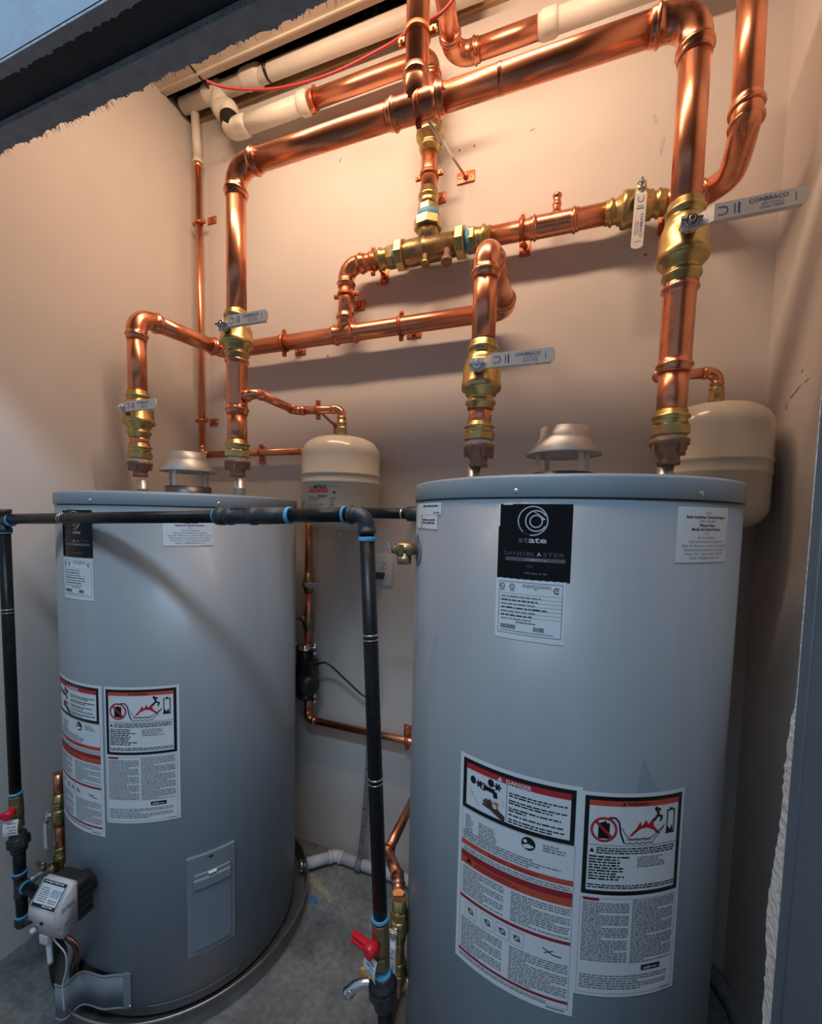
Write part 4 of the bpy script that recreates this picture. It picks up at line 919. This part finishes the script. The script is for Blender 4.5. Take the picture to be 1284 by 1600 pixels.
pp = [V((xs_end+.05, YQ-.015, zb_+.135)), at(510, 1036, 1.40), at(540, 1062, 1.42), at(570, 1088, 1.43), at(590, 1080, 1.43), at(583, 1000, 1.43), at(580, 930, 1.42), V((oc.x-.03, YW-.022, oc.z-.024))]
obj('cable', MB().sweep(spline(pp, 7), .0042, 8), 'dplastic', cord)

# hangers
hg = hanger
hg('upper of two hangers on the thin corner pipe', (XS-.004, YS, at(314, 347, YS).z), (0, 0, 1), .0145, (XS+.030, YW, at(325, 347, YW).z), (1, 0, 0), (.045, .028), False)
hg('lower of two hangers on the thin corner pipe', (XS, YS, at(318, 657, YS).z), (0, 0, 1), .0145, (XS+.030, YW, at(318, 657, YS).z), (1, 0, 0), (.045, .028), False)
hg('hanger on the thin horizontal pipe left of the expansion tank', (at(408, 707, YS).x, YS, ZSH), (1, 0, 0), .0145, (at(410, 708, YW).x, YW, ZSH-.004), (0, 0, 1), (.030, .07), False)
x_ = at(444, 537, YP).x; hg('hanger at the left of the wall line, behind the left heater uprights', (x_, YP, ZC), (1, 0, 0), r2, (at(470, 549, YW).x, YW, at(470, 549, YW).z), (0, 0, 1), (.05, .028))
x_ = at(627, 508, YP).x; hg('hanger on the wall line right of the tee', (x_, YP, ZC), (1, 0, 0), r2, (at(647, 522, YW).x, YW, at(647, 522, YW).z), (0, 0, 1), (.055, .028))
hg('hanger on the short rising pipe left of the mixing valve', (ct_.x, YP, at(538, 462, YP).z), (0, 0, 1), r3, (at(562, 478, YW).x, YW, at(562, 478, YW).z), (1, 0, 0), (.045, .034))
x_ = at(583, 400, YP).x; hg('hanger right before the left nut of the mixing valve', (x_, YP, ZM), (1, 0, 0), r3, (at(601, 432, YW).x, YW, at(601, 432, YW).z), (0, 0, 1), (.032, .058))
hg('bright orange hanger on the upright above the mixing valve', (xv, YP, at(665, 276, YP).z), (0, 0, 1), r3, (at(685, 311, YW).x, YW, at(685, 311, YW).z), (1, 0, 0), (.055, .034))
x_ = at(816, 354, YP).x; hg('hanger right of the mixing valve beside the copper coupling', (x_, YP, ZM), (1, 0, 0), r2, (at(820, 386, YW).x, YW, at(820, 386, YW).z), (0, 0, 1), (.034, .062))
x_ = at(1040, 313, YP).x; hg('hanger half hidden behind the right upright', (x_+.02, YP, ZM-.006), (1, 0, 0), r2, (at(1037, 350, YW).x, YW, at(1037, 350, YW).z), (0, 0, 1), (.03, .062))
hg('hanger on the thin pipe just before the left expansion tank', (at(497, 647, 1.30).x, (q2.y+q3.y)/2, q1.z), (q3-q2), r1, (at(527, 668, YW).x, YW, at(527, 668, YW).z), (0, 0, 1), (.028, .04))
hg('hanger near the top of the central upright', (XT, YR, at(655, 55, YR).z), (0, 0, 1), r2, None, (1, 0, 0))
hg('hanger on the copper end of the white overhead pipe', (at(490, 156, YP).x, YP, ZO), (1, 0, 0), r3, None, (0, 0, 1))
hg('hanger on the low thin pipe beside the right heater', (at(636, 1150, YS).x, YS, zl), (1, 0, 0), .0145, (at(637, 1145, YW).x, YW, zl+.008), (0, 0, 1), (.030, .07), False)
pb = at(728, 278, YW)
hg('hanger with a long steel rod from its wall plate out to the header', (pb.x-.02, YR, ZHD), (1, 0, 0), r2, (pb.x, YW, pb.z), (0, 0, 1), (.06, .036))

# ------------------------------------------------------------------ overhead white pipes, channel and wire
wp = thing('white_pipe', 'white plastic pipe and elbows joined to the copper pipe under the open ceiling', 'pipe', at(400, 200, YP))
x0, x1 = at(362, 206, YP).x, at(480, 162, YP).x
rw = .033
straight(wp, (x0+.05, YP, ZO), (x1+.01, YP, ZO), rw*.92, 'pvc')
ring(wp, (x1-.012, YP, ZO), (1, 0, 0), rw*.92, .045, .006, 'pvc', 'socket'); ring(wp, (x0+.055, YP, ZO), (1, 0, 0), rw*.92, .05, .006, 'pvc', 'socket')
k1 = V((x0, YP, ZO)); ZP = 3.062; k2 = V((-1.372, YP, ZP))
obj('elbow', MB().sweep(spline([k1+V((.06, 0, 0)), k1+V((.02, 0, .002)), k1+V((-.005, 0, .022)), k1+V((-.012, 0, .07))], 7), rw*1.08, 22), 'pvc', wp)
obj('elbow', MB().sweep(spline([k1+V((-.012, 0, .055)), k1+V((-.012, 0, .08)), k2+V((.006, 0, -.07)), k2+V((.004, 0, -.03)), k2], 7), [rw*1.08]*14+[rw*1.02]*15, 22), 'pvc', wp)
obj('primer_smear', MB().sweep(spline([k1+V((.022, 0, .003)), k1+V((-.004, 0, .022)), k1+V((-.011, 0, .055))], 6), rw*1.10, 22), 'smear', wp)
wp2 = thing('white_pipe', 'white plastic pipe along the top of the open ceiling beside the cream channel', 'pipe', k2)
straight(wp2, V((XL+.02, YP, ZP)), V((-.32, YP, ZP-.02)), rw*.86, 'pvc')
for xx, w_, m in ((-1.40, .10, 'pvc'), (-1.21, .10, 'pvc'), (-1.135, .018, 'smear')):
    ring(wp2, (xx, YP, ZP), (1, 0, 0), rw*.86, w_, .007, m, 'socket' if m == 'pvc' else 'primer_band')
# second overhead copper with white coupling at the right
oc2 = thing('copper_pipe', 'copper pipe coming forward under the ceiling and turning right into white plastic', 'pipe', at(705, 95, 1.36))
f0 = at(690, -40, 1.16); f1 = at(708, 92, YP-.02); f2 = V((at(852, 44, YP-.02).x, f1.y, f1.z))
run(oc2, [f0, f1, f2], r3, .05)
wp3 = thing('white_pipe', 'white plastic pipe behind the header, continuing the overhead copper to the right', 'pipe', f2)
straight(wp3, f2-V((.02, 0, 0)), f2+V((.62, 0, 0)), r3*1.05, 'pvc'); ring(wp3, f2+V((.01, 0, 0)), (1, 0, 0), r3*1.05, .055, .005, 'pvc', 'socket')
# channel beam with bolts, running along the ceiling opening
bx0, bx1 = XL, -.30
cb = thing('channel_beam', 'cream painted steel channel along the ceiling opening behind the dark header', 'beam', (XL, 1.12, ZT))
yb1 = 1.350
obj('web', MB().box(((bx0+bx1)/2, yb1-.11, ZT+.004), (bx1-bx0, .22, .008), 0), 'beam', cb)
obj('flange', MB().box(((bx0+bx1)/2, yb1-.004, ZT+.030), (bx1-bx0, .008, .06), 0), 'beam', cb)
obj('lip', MB().box(((bx0+bx1)/2, yb1-.036, ZT-.004), (bx1-bx0, .006, .008), 0), 'beam', cb)
bj = atz(310, 118, ZT)
obj('joint_gap', MB().box((bj.x, yb1-.07, ZT-.001), (.006, .20, .004), 0), 'smear', cb)
obj('bolt_slot', MB().box((bj.x-.02, yb1-.09, ZT-.0005), (.05, .03, .004), 0), 'dark', cb); obj('bolt', MB().hexn((bj.x-.005, yb1-.09, ZT-.001), (0, 0, -1), .010, .011), 'steel_dk', cb)
slab('trim_8', XL, -.30, yb1-.60, yb1-.225, ZT-.006, ZT+.01, 'beam')
slab('trim_9', XL-.015, XL+.006, yb1, YW-.005, ZT-.004, ZT+.045, 'stud')
st = thing('steel_stud', 'dim steel stud inside the dark ceiling void behind the thin white riser', 'stud', (XS-.05, YW-.03, ZT+.04))
obj('stud_face', MB().box((XS-.075, YW-.01, ZT+.30), (.05, .03, .52), 0), 'stud', st)
st2 = thing('steel_stud', 'dim steel stud inside the dark ceiling void near the central upright', 'stud', (-.78, YW, ZT+.04))
obj('stud_face', MB().box((-.74, YW-.01, ZT+.30), (.05, .03, .52), 0), 'stud', st2)
wr = [at(322, 126, 1.22), at(350, 136, 1.25), at(400, 140, 1.28), at(450, 135, 1.28), at(520, 114, 1.25), at(600, 74, 1.2), at(640, 48, 1.15), at(690, 20, 1.15), at(720, -20, 1.15)]
tag(obj('red_wire', MB().sweep(spline(wr, 6), .0042, 8), 'wire'), 'red wire hanging in a shallow curve in front of the white overhead pipes', 'wire')

# ------------------------------------------------------------------ black gas piping
YG = .690; rg_ = .0136
gp = thing('gas_pipe', 'black steel gas pipe across the front of the left heater and down between the heaters', 'pipe', at(560, 805, YG))
A = at(-40, 811, YG); B = at(572, 804, YG)
def gz(x): return A.z+(B.z-A.z)*(x-A.x)/(B.x-A.x)
Dn = at(594, 1432, YG)
def bpipe(par, a, b, r, bands=()):
    straight(par, a, b, r, 'iron')
    for f in bands:
        c = V(a)+(V(b)-V(a))*f; ring(par, c, V(b)-V(a), r, .003, .0004, 'steel', 'scratch_band'); ring(par, c+(V(b)-V(a)).normalized()*.009, V(b)-V(a), r, .002, .0004, 'steel', 'scratch_band')
def dope(par, c, d, r, w=.006): ring(par, c, d, r, w*.62, .0012, 'dope', 'sealant')
g_l, g_r = at(340, 806, YG), at(452, 804, YG)
bpipe(gp, at(14, 811, YG), V((g_l.x+.01, YG, gz(g_l.x))), rg_, (.30,))
mb = MB().lathe((g_l.x, YG, gz(g_l.x)), B-A, [(0, .017), (.002, .0185), (.018, .019), (.020, .0165), (.026, .0165), (.028, .0185), (.040, .0185), (.042, .0165), (.086, .0165), (.088, .0188), (.100, .0188), (.102, .017), (.118, .0175), (g_r.x-g_l.x, .016)], 28)
obj('union', mb, 'iron_fit', gp)
for k in range(3): obj('rib', MB().box((g_l.x+.064, YG-.0165*math.cos(k*1.0-1), gz(g_l.x+.064)+.0165*math.sin(k*1.0-1)), (.044, .004, .003), 0), 'iron_fit', gp)
dope(gp, (g_l.x-.002, YG, gz(g_l.x)), B-A, rg_*1.1, .010); dope(gp, (g_l.x+.032, YG, gz(g_l.x+.032)), B-A, .0165, .005); dope(gp, (g_r.x, YG, gz(g_r.x)), B-A, rg_*1.15, .014)
bpipe(gp, V((g_r.x-.01, YG, gz(g_r.x-.01))), V((B.x-.03, YG, gz(B.x-.03))), rg_)
corner = B.copy()
ec_ = elbow(gp, A, corner, Dn, rg_, .020, 'iron_fit', .016, 22, 'elbow', False)
dope(gp, (corner.x-.044, YG, gz(corner.x-.044)), B-A, rg_*1.1, .008)
dv = (Dn-corner).normalized(); dope(gp, corner+dv*.044, dv, rg_*1.1, .014)
bpipe(gp, corner+dv*.03, Dn, rg_, (.26, .63))
# left end: tee and drop
tl = at(6, 811, YG); tl = V((tl.x, YG, A.z))
mb = MB().lathe(tl+V((0, 0, .03)), (0, 0, -1), [(0, .017), (.01, .017), (.012, .015), (.05, .015), (.052, .017), (.062, .017)], 24); mb.lathe(tl, (1, 0, 0), [(0, .015), (.02, .015), (.022, .017), (.032, .017)], 24)
obj('tee', mb, 'iron_fit', gp); dope(gp, tl+V((.033, 0, 0)), (1, 0, 0), rg_*1.1, .007); dope(gp, tl-V((0, 0, .034)), (0, 0, 1), rg_*1.1, .008)
DL = at(24, 1238, YG); dl = (DL-tl).normalized()
bpipe(gp, tl+dl*.02, DL, rg_, (.30,))
def gas_cock(label, top, bot, r, hdir, tagdir, long_):
    top, bot = V(top), V(bot); d = (bot-top).normalized(); H = (bot-top).length
    t = thing('gas_cock', label, 'valve', bot, 'red handled gas cocks')
    dope(t, top+d*.002, d, r*1.12, .012)
    mb = MB().hexn(top+d*.008, d, H*.22, r*1.25, 0, 8); mb.lathe(top+d*(H*.20), d, [(0, r*1.05), (H*.12, r*1.2), (H*.34, r*1.22), (H*.5, r*1.0)], 22); mb.hexn(top+d*(H*.66), d, H*.22, r*1.2, 0, 8)
    obj('body', mb, 'brass_dull', t)
    h = V(hdir); h = (h-d*h.dot(d)).normalized(); c = top+d*(H*.40)
    hd = MB().lathe(c+h*(r*1.1), h, [(0, r*.85), (r*.9, r*.95), (r*1.6, r*.9), (r*1.75, r*.6)], 18)
    l = V(long_); l = (l-h*l.dot(h)).normalized()
    hd.box(c+h*(r*1.8)+l*(r*1.5), (r*4.4, r*1.1, r*.9), 0, l, l.cross(h), bev=r*.25)
    hd.box(c+h*(r*2.5)+l*(r*1.8), (r*3.2, r*.35, r*.3), 0, l, l.cross(h))
    obj('handle', hd, 'redpl', t, label='red tee handle')
    td = V(tagdir); td = (td-d*td.dot(d)).normalized(); sd_ = d.cross(td); o = top+d*(H*.56)+td*(r*1.7); vs = []
    for i in range(7):
        s_ = i/6; bnd = td*(r*.5*math.sin(s_*2.4))
        vs += [o+d*(s_*H*.36)-sd_*r*1.3+bnd, o+d*(s_*H*.36)+sd_*r*1.3+bnd]
    tg = MB().add(vs, [(2*i, 2*i+1, 2*i+3, 2*i+2) for i in range(6)], 0, True); tg.add([v-td*.0008 for v in vs], [(2*i, 2*i+2, 2*i+3, 2*i+1) for i in range(6)], 0, True)
    P = Print(lambda u, v, off: o+d*v+sd_*u+td*(off+r*.5*math.sin(v/(H*.36)*2.4)), 1); rg2 = random.Random(4)
    tgo = obj('paper_tag', tg, 'tag', t)
    for k in range(4): P.greek(-r*1.0, H*(.06+.07*k), r*1.0, H*(.10+.07*k), H*.04, 0, .0012, rg2, .9)
    obj('tag_print', P.mb, 'ink', tgo)
    return t
def giunion(name, par, top, bot, r, big=1.9):
    top, bot = V(top), V(bot); d = (bot-top); H = d.length; d.normalize()
    mb = MB().lathe(top, d, [(0, r*1.25), (H*.08, r*1.45), (H*.28, r*1.5), (H*.34, r*big)], 24); mb.hexn(top+d*(H*.34), d, H*.30, r*big*1.05, 0, 8); mb.lathe(top+d*(H*.64), d, [(0, r*big*.9), (H*.10, r*1.5), (H*.32, r*1.42), (H*.36, r*1.25)], 24)
    obj(name, mb, 'iron_fit', par)
c1 = at(597, 1518, YG); gas_cock('red handled gas cock on the pipe between the heaters', Dn, c1, rg_, (-.35, -1, 0), (-.55, -1, 0), (-1, .2, -.12))
g2_ = thing('gas_pipe', 'black gas union and stub below the red cock between the heaters', 'pipe', c1)
u0_, u1_ = at(597, 1520, YG), at(600, 1572, YG)
bpipe(g2_, c1-V((0, 0, .004)), u0_-V((0, 0, .01)), rg_); giunion('union', g2_, u0_, u1_, rg_, 2.0); dope(g2_, u0_-V((0, 0, .0)), (0, 0, 1), rg_*1.15, .016)
bpipe(g2_, u1_+V((0, 0, .006)), at(612, 1800, YG), rg_)
l1 = at(28, 1300, YG); gas_cock('red handled gas cock at the left edge near the left heater control', DL, l1, rg_, (.5, -1, 0), (.65, -1, 0), (-1, 0, -.25))
g3 = thing('gas_pipe', 'black gas union, tee and capped drip leg at the left edge feeding the control box', 'pipe', l1)
m1 = at(30, 1330, YG); m2 = at(31, 1365, YG); m3 = at(33, 1395, YG); m4 = at(35, 1432, YG); m5 = at(36, 1458, YG)
giunion('union', g3, l1, m1, rg_, 1.95); bpipe(g3, m1, m2, rg_*1.05)
mb = MB().lathe(m2, m3-m2, [(-.004, .0165), (.006, .0165), (.008, .0148), ((m3-m2).length-.004, .0148), ((m3-m2).length-.002, .0165), ((m3-m2).length+.008, .0165)], 24)
mc = (m2+m3)/2; nd = (vc-V((mc.x, mc.y, mc.z))); nd.z = 0; nd = V((vc.x-hw-mc.x, vc.y+.03-mc.y, 0)).normalized()
mb.lathe(mc, nd, [(0, .0148), (.018, .0148), (.019, .0165), (.028, .0165)], 20); obj('tee', mb, 'iron_fit', g3)
dope(g3, m2+V((0, 0, .006)), (0, 0, 1), rg_*1.2, .008); dope(g3, mc+nd*.030, nd, rg_*1.15, .007)
bpipe(g3, mc+nd*.02, V((vc.x-hw+.012, vc.y+.03, mc.z)), rg_)
bpipe(g3, m3, m4, rg_); obj('cap', MB().lathe(m4, m5-m4, [(-.004, .016), (.002, .018), (.018, .018), (.026, .014), (.029, .006)], 22), 'iron_fit', g3); dope(g3, m4+V((0, 0, .006)), (0, 0, 1), rg_*1.15, .009)
# thinner black pipe reaching the back of the right heater
bp = thing('black_pipe', 'dark pipe behind the gas elbow running into the left side of the right heater', 'pipe', at(640, 803, .97))
yb = 1.0; p0, p1 = at(553, 800, yb), at(648, 803, yb); p0.z = p1.z
run(bp, [V((p0.x, YW, p0.z)), p0, p1+V((.02, 0, 0))], .0135, .022, 'iron', 'iron_fit', .018); ring(bp, p0+(p1-p0)*.80, p1-p0, .0135, .004, .0004, 'steel', 'scratch_band'); obj('fitting', MB().lathe(p1-V((.022, 0, 0)), (1, 0, 0), [(0, .015), (.004, .019), (.03, .0195), (.05, .0195)], 22), 'iron_fit', bp)

# ------------------------------------------------------------------ drain cocks and floor pipe
def drain(label, tp, zc, zv, Tk, right):
    t = thing('drain_assembly', label, 'drain valve', (tp.x, tp.y, zc), 'brass drain assemblies')
    x, y = tp.x, tp.y; r = .0145
    n = V((Tk.x-x, Tk.y-y, 0)).normalized(); dist = math.hypot(Tk.x-x, Tk.y-y)-R
    mb = MB().lathe((x, y, zc-.022), (0, 0, 1), [(0, .012), (.004, .019), (.044, .019), (.046, .021), (.056, .021), (.058, .018)], 22); mb.lathe((x, y, zc), n, [(0, .017), (.016, .017), (.018, .021), (.028, .021), (.03, .016), (dist+.004, .016)], 20)
    sd = V((-.93, -.38, 0)).normalized() if right else V((-.25, -1, 0)).normalized()
    mb.lathe((x, y, zc), sd, [(0, .016), (.02, .016), (.022, .019), (.03, .019)], 20)
    obj('tee', mb, 'bronze', t)
    ad = MB().lathe((x, y, zc+.034), (0, 0, 1), [(0, .0165), (.006, .0185), (.008, .0165), (.02, .0165), (.022, .0185), (.028, .0185), (.03, .016)], 20); obj('adapter', ad, 'brass', t)
    straight(t, (x, y, zc+.05), (x, y, zv-.03), r*.95, 'copper')
    vb = MB().lathe((x, y, zv-.045), (0, 0, 1), [(0, .0165), (.012, .0165), (.014, .019), (.02, .019), (.024, .022), (.054, .022), (.058, .019)], 22); vb.hexn((x, y, zv+.012), (0, 0, 1), .022, .0215); vb.lathe((x, y, zv+.034), (0, 0, 1), [(0, .018), (.008, .018), (.010, .0165), (.03, .0165)], 20)
    obj('valve_body', vb, 'brass', t)
    straight(t, (x, y, zv+.055), (x, y, zv+(.062 if right else .13)), r, 'copper')
    ld = (V((-.08, -1, 0)) if right else V((-.75, -.66, 0))).normalized()
    obj('stem_nut', MB().hexn(V((x, y, zv-.004))+ld*.018, ld, .018, .010), 'steel', t)
    lever_part(t, V((x, y, zv-.004))+ld*.030, (0, 0, -1), ld, .105, .020, .008, True)
    # hose spigot
    p = V((x, y, zc))+sd*.028; xt = .018 if right else 0
    sp_ = MB().sweep(spline([p, p+sd*(.03+xt)+V((0, 0, .004)), p+sd*(.055+xt)+V((0, 0, -.004)), p+sd*(.072+xt)+V((-.006, 0, -.026))], 6), [.012]*6+[.011]*6+[.0125]*6+[.014], 16)
    obj('spigot', sp_, 'chrome' if right else 'galv', t)
    for k in range(3): ring(t, p+sd*(.062+xt+.003*k)+V((-.002-.001*k, 0, -.012-.006*k)), sd*.4+V((0, 0, -1)), .0115, .003, .0018, 'chrome' if right else 'galv', 'thread')
    kp = p+sd*(.018+xt)+V((0, 0, .024)); mb = MB().lathe(kp-V((0, 0, .012)), (0, 0, 1), [(0, .009), (.016, .010), (.018, .006)], 14); mb.box(kp+V((-.014, .0, .002)), (.030, .007, .016), 0, (1, .15, 0), (0, 1, 0), bev=.002)
    obj('spigot_handle', mb, 'yellow' if right else 'brass_dull', t, label='yellow wing handle' if right else 'brass wing handle')
    obj('handle_screw', MB().ball(kp+V((0, 0, .010)), .005), 'steel', t)
tp = V((dq.x+.004, .90, 0))
drain('brass drain assembly with yellow spigot handle at the left foot of the right heater', tp, at(634, 1542, .90).z, at(627, 1442, .90).z, HR, True)
tpl = at(96, 1350, .845)
drain('dull brass drain assembly between the left wall and the left heater', V((tpl.x, .845, 0)), tpl.z, at(93, 1268, .845).z, HL, False)
fp = thing('floor_pipe', 'white plastic drain pipe on the concrete from the left pan along the back wall', 'pipe', atz(560, 1345, .02))
rf = .0205
w0 = fc+d*.012; w0.z = .036
w1 = atz(525, 1336, .024); w1 = V((w1.x, min(w1.y, YW-.05), .024)); w2 = V((.42, w1.y-.01, .024))
run(fp, [w0, w1, w2], rf, .035, 'pvcfloor', 'pvcfloor', .022)
sx = atz(565, 1343, .03).x
obj('strap_ring', MB().lathe((sx-.012, w1.y-.003, .024), (1, 0, 0), [(0, rf), (0, rf+.005), (.024, rf+.005), (.024, rf)], 20, 0, False), 'strap', fp)
hs = thing('hanging_strap', 'grey perforated strap hanging down the wall to the white floor pipe', 'strap', (sx, w1.y, .05))
ts = [V((sx, w1.y-.004, .050)), at(568, 1290, 1.43), at(574, 1200, 1.45), at(576, 1100, 1.46), at(577, 1000, 1.465)]
vs = []; spp = spline(ts, 6)
for q in spp:
    f_ = max(.35, min(1, 1.1-(q.z-.05)*.9)); vs += [q+V((-.011*f_, 0, 0)), q+V((.011*f_, 0, 0)), q+V((.011*f_, -.003, 0)), q+V((-.011*f_, -.003, 0))]
fs = []
for i in range(len(spp)-1):
    k = 4*i; fs += [(k, k+1, k+5, k+4), (k+1, k+2, k+6, k+5), (k+2, k+3, k+7, k+6), (k+3, k, k+4, k+7)]
fs += [(0, 3, 2, 1), (4*len(spp)-4, 4*len(spp)-3, 4*len(spp)-2, 4*len(spp)-1)]
obj('band', MB().add(vs, fs), 'strap', hs)
hl = MB()
for i in range(2, len(spp)-2, 2): hl.lathe(spp[i]+V((0, -.0032, 0)), (0, -1, 0), [(0, .003), (.0004, .003)], 8)
obj('strap_holes', hl, 'smear', hs, kind='stuff')
# grey hose in the dark gap right of the right heater
h0 = [atz(1112, 1515, .03), atz(1130, 1545, .03), atz(1150, 1580, .03), atz(1165, 1640, .03)]
tag(obj('floor_hose', MB().sweep(spline([V((q.x, q.y, .026)) for q in h0], 6), .022, 16), 'strap'), 'grey hose on the floor in the dark gap right of the right heater', 'hose')
print('objects', len(bpy.data.objects))
